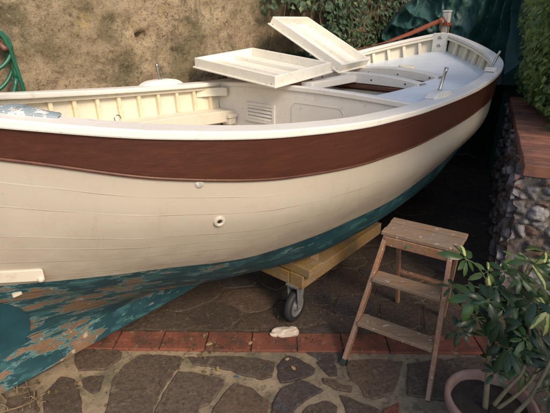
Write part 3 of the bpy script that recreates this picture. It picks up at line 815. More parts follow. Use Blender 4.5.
pts.append(pts[-1]+Vector((0, 0, .05))+N*.04)
m.tube(pts, .007, 6); o = m.build('cord_loop', MAT['orange'], None, smooth=True); tag(o, 'small orange cord loop hanging from the bow post', 'cord')

# ------------------------------------------------------------------ trolley under the boat
tr = empty('boat_trolley', C0+D*-.5+N*0, AL); tag(tr, 'yellow wooden boat trolley of thick beams on castor wheels under the hull', 'trolley')
tr0 = -.5
def tb(u): return u-tr0
zb0, bh_ = .255, .085
for sd in (-1, 1):
    m = MB(); m.box((tb(-.58), sd*.50, zb0+bh_/2+.0), (.94, .095, bh_)); m.build('side_beam', MAT['pine'], tr, bevel=.005)
for u in (-1.0, -.16):
    for sd in (-1, 1):
        m = MB(); m.box((tb(u), sd*(.245), zb0+bh_/2-.003), (.10, .408, bh_-.004)); m.build('cross_beam', MAT['pine'], tr, bevel=.005)
for u in (-.98,):
    for sd in (-1, 1):
        m = MB(); m.box((tb(u), sd*.47, zb0+bh_+.028), (.13, .24, .054)); bl = m.build('corner_block', MAT['pine'], tr, bevel=.005)
        for dx in (-.03, .03):
            m = MB(); m.tube([(tb(u)+dx, sd*.44, zb0+bh_+.05), (tb(u)+dx, sd*.44, zb0+bh_+.062)], .006, 8); m.build('nail', MAT['steel'], bl)
        # bilge wedge that carries the hull
        z1 = inner_pt(u, .5, 1, 0)
        m = MB(); m.box((tb(u)+.10, sd*.46, zb0+bh_+.06), (.08, .10, .12)); m.build('bilge_wedge', MAT['pine'], tr, bevel=.004)
rw_ = .103
for u in (-1.0, -.16):
    for sd in (-1, 1):
        x, y = tb(u)-.02, sd*(.475 if u < -.5 else .14)
        cr = MB(); ang = R(6) if (sd < 0 and u < 0) else R(40)
        M = Matrix.Translation((x, y, rw_)) @ Matrix.Rotation(ang, 4, 'Z')      # wheel axis is local y
        MX = M @ Matrix.Rotation(R(90), 4, 'X')
        prof = [(rw_*.66, -.019), (rw_*.9, -.021), (rw_*.985, -.014), (rw_, 0), (rw_*.985, .014), (rw_*.9, .021), (rw_*.66, .019)]
        m = MB(); m.lathe(prof, (0, 0, 0), 36); m.v = [tuple(MX @ Vector(p)) for p in m.v]; wh = m.build('wheel', MAT['rubber'], tr, smooth=True)
        m = MB(); m.lathe([(rw_*.68, -.017), (rw_*.62, -.010), (rw_*.3, -.008), (rw_*.26, -.022), (.0001, -.022)], (0, 0, 0), 30); m.lathe([(.0001, .022), (rw_*.26, .022), (rw_*.3, .008), (rw_*.62, .010), (rw_*.68, .017)], (0, 0, 0), 30)
        m.v = [tuple(MX @ Vector(p)) for p in m.v]; m.build('rim', MAT['greyrim'], wh, smooth=True)
        m = MB()
        for s2 in (-1, 1):
            m.add([M @ Vector(p) for p in [(-.018, s2*.030, -.02), (.018, s2*.030, -.02), (.05, s2*.030, .137), (-.035, s2*.030, .137), (-.018, s2*.034, -.02), (.018, s2*.034, -.02), (.05, s2*.034, .137), (-.035, s2*.034, .137)]], [(0, 1, 2, 3), (7, 6, 5, 4), (0, 4, 5, 1), (1, 5, 6, 2), (2, 6, 7, 3), (3, 7, 4, 0)])
        m.box((.008, 0, .139), (.088, .07, .004), M); m.box((.008, 0, .152), (.1, .085, .008), M); m.tube([M @ Vector((0, -.04, 0)), M @ Vector((0, .04, 0))], .007, 8)
        m.build('caster_fork', MAT['zinc'], tr)

# ------------------------------------------------------------------ step stool
st = empty('step_stool', (0, 0, 0)); tag(st, 'worn wooden step stool spotted with paint, standing beside the boat', 'step stool')
X = Vector((.860, -.51, 0)).normalized(); Y = Vector((.51, .860, 0)).normalized()
fl_, fr_ = Vector((.357, 1.755, 0)), Vector((.729, 1.526, 0))
tnl, tnr = on_z(380, 231, .63), on_z(457, 250, .63); tfl, tfr = on_z(395, 217, .63), on_z(472, 234, .63)
org = (fl_+fr_)/2; st.location = org
def L_(p): return Vector(p)-org
def beam(name, a, b, wx, wy, ax, mat, bevel=.003, parent=st):
    """bar from a to b with section wx along ax and wy across"""
    a, b = Vector(a), Vector(b); t = (b-a).normalized(); ax = (ax-t*ax.dot(t)).normalized(); ay = t.cross(ax)
    vs = []
    for p in (a, b):
        for i in (-1, 1):
            for j in (-1, 1): vs.append(p+ax*(wx/2*i)+ay*(wy/2*j))
    m = MB(); m.add(vs, [(0, 1, 3, 2), (4, 6, 7, 5), (0, 4, 5, 1), (2, 3, 7, 6), (0, 2, 6, 4), (1, 5, 7, 3)])
    return m.build(name, mat, parent, bevel=bevel)
topc = (tnl+tnr+tfl+tfr)/4; zt = .63
# top: three boards across the depth
ex = ((tnr-tnl)+(tfr-tfl)).normalized(); ey = Vector((-ex.y, ex.x, 0)); Lx = ((tnr-tnl).length+(tfr-tfl).length)/2; Ly = ((tfl-tnl).dot(ey)+(tfr-tnr).dot(ey))/2
for k in range(3):
    c = topc+ey*(Ly*(k-1)/3); m = MB(); Mx = Matrix((ex, ey, Vector((0, 0, 1)))).transposed().to_4x4(); Mx.translation = L_(c)
    m.box((0, 0, -.011-.002*(k == 1)), (Lx-.006*(k == 1), Ly/3-.007, .022), Mx); m.build('tread_board', MAT['stooltop'], st, bevel=.004)
ftl = tnl+ex*.03+ey*.035-Vector((0, 0, .02)); ftr = tnr-ex*.03+ey*.035-Vector((0, 0, .02))
legL = beam('leg', L_(fl_), L_(ftl), .022, .045, ex, MAT['stool']); legR = beam('leg', L_(fr_), L_(ftr), .022, .045, ex, MAT['stool'])
bl_ = topc-ex*(Lx/2-.06)+ey*(Ly/2+.10); br_ = topc+ex*(Lx/2-.06)+ey*(Ly/2+.10); bl_.z = br_.z = 0
btl = tfl+ex*.045-ey*.05; btr = tfr-ex*.045-ey*.05; btl.z = btr.z = zt-.03
beam('leg', L_(bl_), L_(btl), .02, .035, ex, MAT['stool']); beam('leg', L_(br_), L_(btr), .02, .035, ex, MAT['stool'])
beam('back_rail', L_(bl_.lerp(btl, .45)), L_(br_.lerp(btr, .45)), .016, .03, Vector((0, 0, 1)), MAT['stool'])
beam('front_rail', L_(fl_.lerp(ftl, .955))-ey*.018, L_(fr_.lerp(ftr, .955))-ey*.018, .014, .05, ey, MAT['stool'])
for side in ((legL, fl_, ftl), (legR, fr_, ftr)): pass
for t in (.345, .675):
    a = fl_.lerp(ftl, t)+ex*.012; b = fr_.lerp(ftr, t)-ex*.012
    beam('step', L_(a)+ey*.0, L_(b)+ey*.0, .098, .02, ey, MAT['stooltop'])
beam('rubber_foot', L_(fl_)-Vector((0, 0, -.001)), L_(fl_.lerp(ftl, .045)), .03, .053, ex, MAT['rubber'], parent=st)
p = L_(fl_.lerp(ftl, .955)*.62+fr_.lerp(ftr, .955)*.38)-ey*.0265
m = MB(); m.lathe([(.0001, .001), (.009, .001), (.010, 0)], p, 14, Matrix.Rotation(R(90), 3, 'X')); m.v = [tuple(Vector(q)) for q in m.v]
o = m.build('paint_blot', m_plain('green_paint_blot', (.03, .2, .08), .5), st)

# ------------------------------------------------------------------ GROUND
m = MB(); m.grid([[(x, y, 0) for y in (-60, 80)] for x in (-70, 70)], flip=False)
o = m.build('ground', MAT['earth']); o.location.z = -.03; tag(o, kind='structure')
m = MB(); g = []
nx, ny = 60, 70
for i in range(nx+1):
    row = []
    for j in range(ny+1):
        x = -4+9*i/nx; y = -1.5+9.5*j/ny; row.append((x, y, .004*noise.noise(Vector((x*3, y*3, 0)))))
    g.append(row)
m.grid(g); o = m.build('paving_mortar', MAT['mortar'], smooth=True); tag(o, kind='structure')
m = MB(); m.grid([[(-4+9*i/40, 1.94+5.9*j/40, .0055+.004*noise.noise(Vector((i, j, .5)))) for j in range(41)] for i in range(41)])  # dirt in the rear joints, darkened further to imitate shade under the boat
o = m.build('shaded_dirt_joints', MAT['dirt'], smooth=True); tag(o, kind='structure')
def G(px, py): p = on_z(px, py, 0); return (p.x, p.y)
TR = [[(76,355.5),(92,347),(112,349),(122,353.5),(121,359),(105.5,370),(79,371),(75,364)],
 [(81.5,380),(90,377),(104.5,376.5),(99,391.7),(92.5,394),(83.6,388.5)],
 [(62,377.5),(74,380),(80,393),(81.5,410),(80,425),(45,428),(44,395)],
 [(126,365),(142,355),(160,355.5),(178,357),(184,360),(176,371),(163,388),(152,412),(148,427),(103,427),(107,410),(113,380)],
 [(179,372),(194,374),(215,378.5),(224,381),(223,388),(215,397),(209,405),(200,409),(194,426),(152,426),(156,412),(165,393)],
 [(189,358),(215,357),(237,357.5),(255,359),(275,363.5),(272,377),(262,380),(247,377),(231,371),(213,367.5),(193,365)],
 [(235,384),(250,389),(268,401),(268,408),(263,426),(206,426),(213,412),(222,398)],
 [(289,357),(296,359),(307,364.5),(315.5,370),(313,375),(304.5,378.6),(291.5,382),(280.5,384),(278.4,375),(278,367),(283,360)],
 [(300,381),(313,386.3),(323,391.7),(307,399.4),(297,407),(291,414),(286,426),(271,426),(273,412),(274,402.6),(281.5,390.6),(290,386)],
 [(317.6,363.4),(325,359.5),(333,360),(335,366.6),(337,376.5),(329.6,376.5),(322,369)],
 [(322,379.3),(335,381),(341.6,386.3),(351.5,387.4),(350,392.4),(337,390.6),(324,384)],
 [(311,406),(322,402),(332,403),(336,408),(338,426),(300,426),(302,412)],
 [(339.5,396),(348,398.3),(359,403.7),(370,407),(380,412),(376,426),(350,420),(344,405)],
 [(347,366),(351,361),(376,360),(402,362.5),(400,372),(397,383),(392,394),(373,400),(364,395),(359,386),(352,381),(348,373)],
 [(408,365),(440,360),(470,370),(455,400),(443,401),(407,396)],
 [(384,411),(398,404),(398,426),(384,428)],
 [(8,400),(36,392),(38,430),(5,430)]]
stones = [[G(*p) for p in poly] for poly in TR]
def inside(p, poly):
    c = False; n = len(poly)
    for i in range(n):
        (x1, y1), (x2, y2) = poly[i], poly[(i+1) % n]
        if (y1 > p[1]) != (y2 > p[1]) and p[0] < (x2-x1)*(p[1]-y1)/(y2-y1)+x1: c = not c
    return c
def band_y(x): return 2.0-.0135*(x+1)*1.0     # upper edge of the brick course
BT = lambda x: 2.018-.018*(x+1.05); BB = lambda x: BT(x)-.158
def blocked(p):
    if BB(p[0])-.04 < p[1] < BT(p[0])+.04: return True
    if 1.18 < p[1] < 1.86 and -1.12 < p[0] < .8: return True
    return False
# random crazy paving: clipped voronoi cells
rnd = random.Random(11); seeds = []
tries = 0
while tries < 5000:
    tries += 1
    p = (rnd.uniform(-3.6, 4.6), rnd.uniform(-1.2, 7.5))
    md_ = .21 if p[1] > 1.9 else .26
    if all((p[0]-q[0])**2+(p[1]-q[1])**2 > md_**2 for q in seeds): seeds.append(p)
def clip(poly, a, b, c):
    out = []
    for i in range(len(poly)):
        p, q = poly[i], poly[(i+1) % len(poly)]; dp = a*p[0]+b*p[1]-c; dq = a*q[0]+b*q[1]-c
        if dp <= 0: out.append(p)
        if dp*dq < 0: t = dp/(dp-dq); out.append((p[0]+(q[0]-p[0])*t, p[1]+(q[1]-p[1])*t))
    return out
for s in seeds:
    poly = [(s[0]-.6, s[1]-.6), (s[0]+.6, s[1]-.6), (s[0]+.6, s[1]+.6), (s[0]-.6, s[1]+.6)]
    for q in seeds:
        dx, dy = q[0]-s[0], q[1]-s[1]; d2 = dx*dx+dy*dy
        if q is s or d2 > 1.2: continue
        d = math.sqrt(d2); gap = .014 if s[1] > 1.9 else .02
        poly = clip(poly, dx/d, dy/d, (s[0]*dx+s[1]*dy)/d+d/2-gap)
        if len(poly) < 3: break
    if len(poly) < 3: continue
    if s[1] > 1.95:
        poly = clip(poly, 0.018, -1, .018*-1.05*-1*-1-2.018-.0)  if False else clip(poly, 0, -1, -(BT(s[0])+.022))
    elif s[1] < 1.9 and not (-1.12 < s[0] < .8):
        poly = clip(poly, 0, 1, BB(s[0])-.022)
        if s[1] > 1.18 and s[0] > .8: poly = clip(poly, -1, 0, -.83)
        if s[1] > 1.18 and s[0] < -1.12: poly = clip(poly, 1, 0, -1.14)
    else:
        if 1.17 < s[1] < 1.9 : continue
        if s[1] <= 1.17: poly = clip(poly, 0, 1, 1.185)
    if len(poly) < 3: continue
    cx = sum(p[0] for p in poly)/len(poly); cy = sum(p[1] for p in poly)/len(poly)
    # round corners by subdividing
    out = []
    for i in range(len(poly)):
        p, q = poly[i], poly[(i+1) % len(poly)]; l = math.hypot(q[0]-p[0], q[1]-p[1])
        if l < .02: continue
        out.append((p[0]+(q[0]-p[0])*.16, p[1]+(q[1]-p[1])*.16)); out.append((p[0]+(q[0]-p[0])*.84, p[1]+(q[1]-p[1])*.84))
    if len(out) >= 4: stones.append(out)
m = MB()
for si, poly in enumerate(stones):
    fine = []
    ar = 0
    for i in range(len(poly)):
        p, q = poly[i], poly[(i+1) % len(poly)]; l = math.hypot(q[0]-p[0], q[1]-p[1]); k = max(1, int(l/.018)); ar += p[0]*q[1]-p[1]*q[0]
        for j in range(k):
            t = j/k; x = p[0]+(q[0]-p[0])*t; y = p[1]+(q[1]-p[1])*t
            fine.append(Vector((x+.008*noise.noise(Vector((x*28, y*28, si))), y+.008*noise.noise(Vector((x*28, y*28, 9+si))), 0)))
    if ar < 0: fine.reverse()
    n = len(fine); c = sum(fine, Vector())/n
    def inn(k, z):
        out = []
        for i in range(n):
            t = (fine[(i+1) % n]-fine[i-1]); nn = Vector((-t.y, t.x, 0)).normalized(); out.append(fine[i]+nn*k+Vector((0, 0, z+.0015*noise.noise(fine[i]*40))))
        return out
    h = .010+rnd.uniform(-.002, .002); r0 = [p+Vector((0, 0, -.012)) for p in fine]; r1 = inn(-.003, h-.004); r2 = inn(.002, h)
    tx = Vector((rnd.uniform(-1, 1), rnd.uniform(-1, 1), 0))*.008
    for r_ in (r1, r2):
        for p in r_: p.z += (p-c).dot(tx)
    g_ = rnd.uniform(.6, 1.05)*(.68 if c.y > 1.95 else 1); kind = rnd.random()  # stones behind the bricks darker: shade put into their colour
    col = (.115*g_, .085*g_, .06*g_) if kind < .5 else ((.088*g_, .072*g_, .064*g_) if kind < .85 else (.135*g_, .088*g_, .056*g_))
    if si == 15: col = (.2, .06, .035)
    fs = [(i, (i+1) % n, n+(i+1) % n, n+i) for i in range(n)]+[(n+i, n+(i+1) % n, 2*n+(i+1) % n, 2*n+i) for i in range(n)]
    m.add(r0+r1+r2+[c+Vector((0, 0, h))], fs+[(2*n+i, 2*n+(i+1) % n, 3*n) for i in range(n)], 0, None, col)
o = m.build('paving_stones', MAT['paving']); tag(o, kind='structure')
# brick course
m = MB(); x = -2.4; rr = random.Random(3)
while x < 1.2:
    L = .252; c = (x+L/2, (BT(x+L/2)+BB(x+L/2))/2, .0); ang = math.atan(-.018)
    M = Matrix.Translation(c) @ Matrix.Rotation(ang+rr.uniform(-.008, .008), 4, 'Z'); k = rr.uniform(.6, 1.15)
    m.box((0, 0, .004+rr.uniform(0, .003)), (L-.007, .146, .02), M, 0, (k, k*.95, k*.95), .0015); x += L
o = m.build('brick_paving', MAT['brick'], bevel=.004); tag(o, kind='structure')

# ------------------------------------------------------------------ BACK WALL (rough plaster over stone), parallel to the boat
NW = 1.02
p_w = to_world(0, NW, 0)
wall = empty('garden_wall', p_w, AL); tag(wall, 'high rough tan plastered stone wall with dark lichen behind the boat', 'wall')
m = MB(); P = []
nu, nz_ = 330, 170
hx = on_plane(143, 35, to_world(0, NW-.02, 0), N); hx_u = (hx-C0).dot(D)
for i in range(nu+1):
    u = -5.2+9.4*i/nu; row = []
    for j in range(nz_+1):
        z = -.05+3.4*j/nz_; q = Vector((u, z, 0))
        b = .04*noise.noise(q*1.3)+.03*noise.noise(q*3.7+Vector((3, 1, 0)))+.024*noise.noise(q*9)+.014*noise.noise(q*23)-.05*max(0, .32-abs(noise.noise(Vector((q.x*2.2, q.y*4.4, 9)))*2.2))**1.5
        # ghost of stone courses under the plaster
        b += .012*abs(noise.noise(Vector((u*2.4, z*5.5, 4))))
        dd = math.hypot(u-hx_u, z-hx.z)
        if dd < .034: b += -.12*(1-(dd/.034)**2)
        row.append((u, -.02-b*-1 if False else -b*.8, z))
    P.append(row)
m.grid(P, flip=False); m.build('plaster_face', MAT['wall'], wall, smooth=True)
m = MB(); m.box((-.5, .28, 1.64), (9.4, .40, 3.4)); m.build('wall_core', MAT['wall'], wall)
m = MB(); 
for j in range(1): pass

# ------------------------------------------------------------------ LEAVES
def leaf_mesh(m, p, nrm, up, size, col, shape='ivy', fold=.15, uvflag=0):
    nrm = nrm.normalized(); up = (up-nrm*up.dot(nrm)).normalized(); rt = up.cross(nrm)
    if shape == 'ivy': pr = [(0, -.1, 0), (.42, -.22, -.06), (.5, .12, -.1), (.3, .32, -.05), (0, .72, -.08), (-.3, .32, -.05), (-.5, .12, -.1), (-.42, -.22, -.06)]
    elif shape == 'small': pr = [(0, -.4, 0), (.28, -.1, -.06), (.24, .25, -.05), (0, .6, -.08), (-.24, .25, -.05), (-.28, -.1, -.06)]
    else: pr = [(0, -.02, 0), (.13, .16, -.02), (.19, .45, -.03), (.15, .75, -.07), (0, 1.0, -.13), (-.15, .75, -.07), (-.19, .45, -.03), (-.13, .16, -.02)]
    vs = [p+rt*(x*size)+up*(y*size)+nrm*(z*size*(1 if shape != 'scheff' else 1.6)) for x, y, z in pr]
    if shape == 'scheff':
        mid = [p+up*(y*size)+nrm*(z*size) for y, z in ((.16, .01), (.45, .015), (.75, -.03))]
        vs = vs+mid; uv = [(x/.19, 2*uvflag) for x, y, z in pr]+[(0, 2*uvflag)]*3
        fs = [(0, 1, 8), (1, 2, 9, 8), (2, 3, 10, 9), (3, 4, 10), (4, 5, 10), (5, 6, 9, 10), (6, 7, 8, 9), (7, 0, 8)]
        m.add(vs, fs, 0, uv, col)
    else:
        c = p+up*(.15*size)+nrm*(.06*size); n = len(vs)
        m.add(vs+[c], [(i, (i+1) % n, n) for i in range(n)], 0, None, col)
def poly_curve_(pts, k=6):
    out = []
    for i in range(len(pts)-1):
        for j in range(k):
            a, b, c, d = pts[max(i-1, 0)], pts[i], pts[i+1], pts[min(i+2, len(pts)-1)]; t = j/k
            out.append(.5*((2*b)+(c-a)*t+(2*a-5*b+4*c-d)*t*t+(3*b-a-3*c+d)*t**3))
    out.append(pts[-1]); return out
def jit(c, k, r_):
    g = r_.uniform(1-k, 1+k); return (c[0]*g*r_.uniform(.9, 1.15), c[1]*g, c[2]*g*r_.uniform(.85, 1.1))
# ivy over the wall, on the right of the bare plaster
ivy = empty('ivy', to_world(1.0, NW-.06, 0), AL); tag(ivy, 'dark green ivy climbing the plastered wall behind the hatch covers', 'ivy')
m = MB(); r_ = random.Random(5); stems = MB()
def ivy_density(u, z):
    px_left = .14+.10*noise.noise(Vector((z*2.2, 1, 0)))+(.15 if z < 1.75 else 0)
    d = (u-px_left)*1.6
    d += .55*noise.noise(Vector((u*3.2, z*3.2, 7)))
    if u > 1.0: d += .3
    return d
cnt = 0
while cnt < 5600:
    u = r_.uniform(.25, 4.0) if r_.random() < .8 else r_.uniform(.3, 1.6); z = r_.uniform(.9, 2.9)
    d = ivy_density(u, z)
    if r_.random() > min(1, max(0, d)): continue
    if .3 < u < 1.15 and 1.78 > z > 1.4: continue
    lay = r_.random()**1.5*.13
    p = Vector((u-1.0, -.02-lay, z)); nrm = Vector((r_.gauss(0, .45), -1, r_.gauss(.35, .4))); up = Vector((r_.gauss(0, .6), 0, -1))
    base = (.035, .068, .022) if r_.random() < .6 else (.022, .048, .018)
    col = jit(base, .35, r_)
    if r_.random() < .07: col = jit((.13, .16, .06), .2, r_)
    leaf_mesh(m, p, nrm, up, r_.uniform(.035, .078), col, 'ivy'); cnt += 1
m.build('leaves', MAT['ivy'], ivy)
for k in range(26):
    u = r_.uniform(-.6, 2.4); z = .3; pts = []
    for j in range(24):
        z += .11; u += r_.gauss(0, .035); pts.append((u, -.03-.02*r_.random(), z))
    if u < -.75: continue
    stems.tube(pts, [.008*(1-j/30) for j in range(24)], 5)
stems.build('stem', MAT['twig'], ivy, smooth=True)
# ------------------------------------------------------------------ right-hand wall with brick cap and hedge
WC = Vector((1.378, 2.258, 0)); FARP = Vector((2.371, 4.376, 0)); wd_ = (FARP-WC).normalized(); wa = math.atan2(wd_.y, wd_.x); wn = Vector((wd_.y, -wd_.x, 0))
HEDGE_TOP = 1.45
rw2 = empty('retaining_wall', WC, wa); tag(rw2, 'low rubble stone wall capped with brick along the right side', 'wall')
WH = .88; LEN = 5.2; DEP = 2.6   # local x along wall, local -y to the right
m = MB(); m.grid([[(LEN*i/4, -DEP*j/4, WH) for j in range(5)] for i in range(5)], flip=True)
m.box((LEN/2+.03, -DEP/2-.03, WH/2-.05), (LEN-.06, DEP-.06, WH-.1)); m.build('mortar_core', MAT['wallmortar'], rw2)
def stone(m, c, sx, sy, sz, r_, col, rot=0.0):
    bm = bmesh.new(); bmesh.ops.create_icosphere(bm, subdivisions=3, radius=1); off = Vector((r_.uniform(0, 50), r_.uniform(0, 50), r_.uniform(0, 50)))
    cut = [(Vector((r_.gauss(0, 1), r_.gauss(0, 1), r_.gauss(0, 1))).normalized(), r_.uniform(.5, .8)) for _ in range(8)]
    M = Matrix.Rotation(rot, 3, 'X')
    vs = []
    for v in bm.verts:
        p = v.co.copy()
        for nn, d in cut:
            e = p.dot(nn)-d
            if e > 0: p -= nn*e*.92
        p *= 1+.12*noise.noise(p*1.6+off)+.08*noise.noise(p*4+off)
        vs.append(Vector(c)+(M @ Vector((p.x*sx, p.y*sy, p.z*sz))))
    for v in bm.verts: v.index = v.index
    bm.verts.index_update()
    m.add(vs, [[v.index for v in f.verts] for f in bm.faces], 0, None, col); bm.free()
r_ = random.Random(21)
def rubble(name, wd, front):
    m = MB(); du = .0095 if front else .014; nu_ = int(wd/du); nv_ = int((WH+.03)/.0095); vs = []; cols = []
    for i in range(nu_+1):
        for j in range(nv_+1):
            a = wd*i/nu_; z = -.03+(WH+.03)*j/nv_
            q = Vector((a*(11.5 if front else 7.5), z*(14.5 if front else 13), 3.7 if front else 9.1)); q = q+noise.noise_vector(q*.6)*.45+noise.noise_vector(q*2.3)*.13
            dd, pts = noise.voronoi(q); e = dd[1]-dd[0]; c = pts[0]; h1 = noise.cell(c*7.3); h2 = noise.cell(c*3.1+Vector((9, 2, 5))); h3 = noise.cell(c*5.7+Vector((1, 8, 3)))
            h1, h2, h3 = [(k*.5+.5) % 1 for k in (h1, h2, h3)]
            sm = max(0, min(1, (e-.05)/.28)); sm = sm*sm*(3-2*sm)
            if h3 < .16: sm *= .12                       # lost stones, mortar showing
            rel = sm*(.012+.028*h2)+.010*noise.noise(q*1.4)+.007*noise.noise(q*4)+.003*noise.noise(q*13)+sm*.004*noise.noise(q*2.7)
            if j == nv_: rel = 0
            base = (.27, .255, .26) if h1 < .42 else ((.40, .38, .375) if h1 < .62 else ((.15, .105, .095) if h1 < .86 else (.23, .14, .10)))
            g_ = .7+.6*h2; mo = (.15, .13, .11)
            col = tuple(mo[k]*(1-min(1, sm*2))+base[k]*g_*min(1, sm*2) for k in range(3))
            vs.append((-rel, .045-a, z) if front else (a-.045, rel, z)); cols.append(col)
    fs = []
    n = nv_+1
    for i in range(nu_):
        for j in range(nv_):
            f = (i*n+j, (i+1)*n+j, (i+1)*n+j+1, i*n+j+1); fs.append(f if front else f[::-1])
    m.add(vs, fs); m.col = cols
    m.build(name, MAT['rubble'], rw2, smooth=True)
rubble('rubble_face', 1.5, True); rubble('rubble_face', 3.6, False)
m = MB(); rr = random.Random(4)
x = -.02
while x < LEN:
    k = rr.uniform(.5, 1.25); m.box((x+.034, -.115, WH+.034+rr.uniform(-.003, .003)), (.052, .25, .066), None, 0, (k, k*.97, k*.95), .003); x += .067
m.build('brick_cap', MAT['capbrick'], rw2, bevel=.005)
m = MB(); m.box((LEN/2, -.117, WH+.029), (LEN, .238, .06)); m.box((LEN/2, -1.42, WH+.01), (LEN-.02, 2.36, .05)); m.build('bedding', MAT['wallmortar'], rw2)
# hedge of small leaves on the wall
hd = empty('hedge', WC+wd_*1.9+wn*.35+Vector((0, 0, WH+.07)), wa); tag(hd, 'leafy bright green creeper hedge spilling over the brick topped wall', 'hedge')
m = MB(); r_ = random.Random(9); st_ = MB(); cnt = 0
while cnt < 9500:
    x = r_.uniform(-1.35, 2.6) if r_.random() < .75 else r_.uniform(-1.3, .3); z = r_.uniform(0, HEDGE_TOP)
    # surface of the hedge bulges towards the boat side
    lump = .09*noise.noise(Vector((x*2.3, z*2.6, 3)))+.05*noise.noise(Vector((x*6, z*6, 1)))
    face = .47+.10*math.sin(min(1, z/1.2)*PI*.7)+lump            # local +y towards the left
    if z < .12: face -= .12
    if x < -1.0: face -= (-1.0-x)*1.2
    y = face-abs(r_.gauss(0, .10))
    if noise.noise(Vector((x*5, y*5, z*5))) < -.30: continue
    p = Vector((x, y-.18, z)); nrm = Vector((r_.gauss(-.35, .55), .8, r_.gauss(.5, .45))); up = Vector((r_.gauss(0, .7), r_.gauss(0, .4), -1))
    k = r_.random(); base = (.15, .24, .06) if k < .6 else ((.09, .16, .045) if k < .85 else (.23, .31, .09))
    leaf_mesh(m, p, nrm, up, r_.uniform(.03, .058), jit(base, .3, r_), 'small' if r_.random() < .6 else 'ivy'); cnt += 1
# front face (turned to the viewer) and the parts to the right of the picture
cnt = 0
while cnt < 3800:
    y = -r_.uniform(0, 1.5); z = r_.uniform(0, HEDGE_TOP); f = -1.25+.12*noise.noise(Vector((y*2.3, z*2.6, 5)))
    p = Vector((f+abs(r_.gauss(0, .1)), y, z)); nrm = Vector((-.9, r_.gauss(.2, .5), r_.gauss(.4, .45))); up = Vector((r_.gauss(0, .4), r_.gauss(0, .7), -1))
    leaf_mesh(m, p, nrm, up, r_.uniform(.03, .06), jit((.06, .115, .03), .35, r_), 'small'); cnt += 1
m.build('leaves', MAT['hedge'], hd)
for k in range(30):
    x = r_.uniform(-1.1, 2.4); y = r_.uniform(-.3, .0); z = -.08; pts = []
    for j in range(18):
        z += .085; x += r_.gauss(0, .03); y += r_.gauss(0.003, .015); pts.append((x, y-.1, z))
    st_.tube(pts, [.011*(1-j/24) for j in range(18)], 5)
st_.build('stem', MAT['twig'], hd, smooth=True)
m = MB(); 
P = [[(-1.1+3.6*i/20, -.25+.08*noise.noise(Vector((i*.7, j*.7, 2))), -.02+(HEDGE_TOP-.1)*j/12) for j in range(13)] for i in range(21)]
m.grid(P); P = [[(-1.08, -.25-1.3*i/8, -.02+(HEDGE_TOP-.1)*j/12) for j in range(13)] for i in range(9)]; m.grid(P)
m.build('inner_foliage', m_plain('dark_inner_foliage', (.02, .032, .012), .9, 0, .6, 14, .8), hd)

sh_ = empty('added_shade_shrub', (1.62, .08, 0), R(57)); tag(sh_, 'unseen leafy bush growing at the right of the paving just past the potted plant', 'added_shade_shrub')  # out of view, added to keep sun off the stool and right ground
m = MB(); r_ = random.Random(41)
for k in range(9):
    a = r_.uniform(0, 6.28); e = Vector((r_.uniform(-.9, .9), .22*math.sin(a), r_.uniform(1.2, 1.8)))
    lb = MB(); c = poly_curve_([Vector((e.x*.35, .05*math.sin(a), -.03)), Vector((e.x*.6, e.y*.6, e.z*.5)), e]); lb.tube(c, [.02-.0012*q for q in range(len(c))], 6); lb.build('stem', MAT['bark'], sh_, smooth=True)
cnt = 0
while cnt < 7000:
    q = Vector((r_.gauss(0, 1), r_.gauss(0, 1), r_.gauss(0, 1))).normalized()*r_.uniform(.3, 1)**.45
    p = Vector((q.x*1.15, q.y*.36, 1.0+q.z*1.02))
    if noise.noise(p*2.6) < -.2 or p.z < .05: continue
    leaf_mesh(m, p, Vector((q.x+r_.gauss(0, .5), q.y+r_.gauss(0, .5), .6)), Vector((r_.gauss(0, 1), r_.gauss(0, 1), -.6)), r_.uniform(.045, .085), jit((.055, .11, .03), .35, r_), 'small'); cnt += 1
m.build('leaves', MAT['hedge'], sh_)

tt_ = empty('added_shade_tree', (2.45, 1.35, 0)); tag(tt_, 'unseen tree added overhead to shade the right side of the yard', 'tree')  # unseen, added so its crown cuts the sky light at the right
tm = MB(); tm.tube(poly_curve_([Vector((0, 0, -.05)), Vector((.03, .05, .7)), Vector((-.06, .02, 1.5)), Vector((-.2, .1, 2.3))]), [.07-.0025*k for k in range(19)], 10); tm.build('trunk', MAT['bark'], tt_, smooth=True)
for k in range(8):
    a = k*.8; e = Vector((-.35+.6*math.cos(a), .2+.8*math.sin(a), 2.4+r_.uniform(0, .7))); lb = MB(); c = poly_curve_([Vector((-.1, .06, 1.85)), e*.6+Vector((-.05, .02, .85)), e]); lb.tube(c, [.026-.0016*q for q in range(len(c))], 6); lb.build('branch', MAT['bark'], tt_, smooth=True)
m = MB(); cnt = 0
while cnt < 6500:
    q = Vector((r_.gauss(0, 1), r_.gauss(0, 1), r_.gauss(0, 1))).normalized()*r_.uniform(.2, 1)**.45; p = Vector((-.35+q.x*.8, -.05+q.y*1.0, 2.72+q.z*.72))
    if noise.noise(p*2.6) < -.22: continue
    leaf_mesh(m, p, Vector((q.x+r_.gauss(0, .5), q.y+r_.gauss(0, .5), .7)), Vector((r_.gauss(0, 1), r_.gauss(0, 1), -.6)), r_.uniform(.06, .1), jit((.05, .10, .03), .35, r_), 'small'); cnt += 1
m.build('crown', MAT['hedge'], tt_)

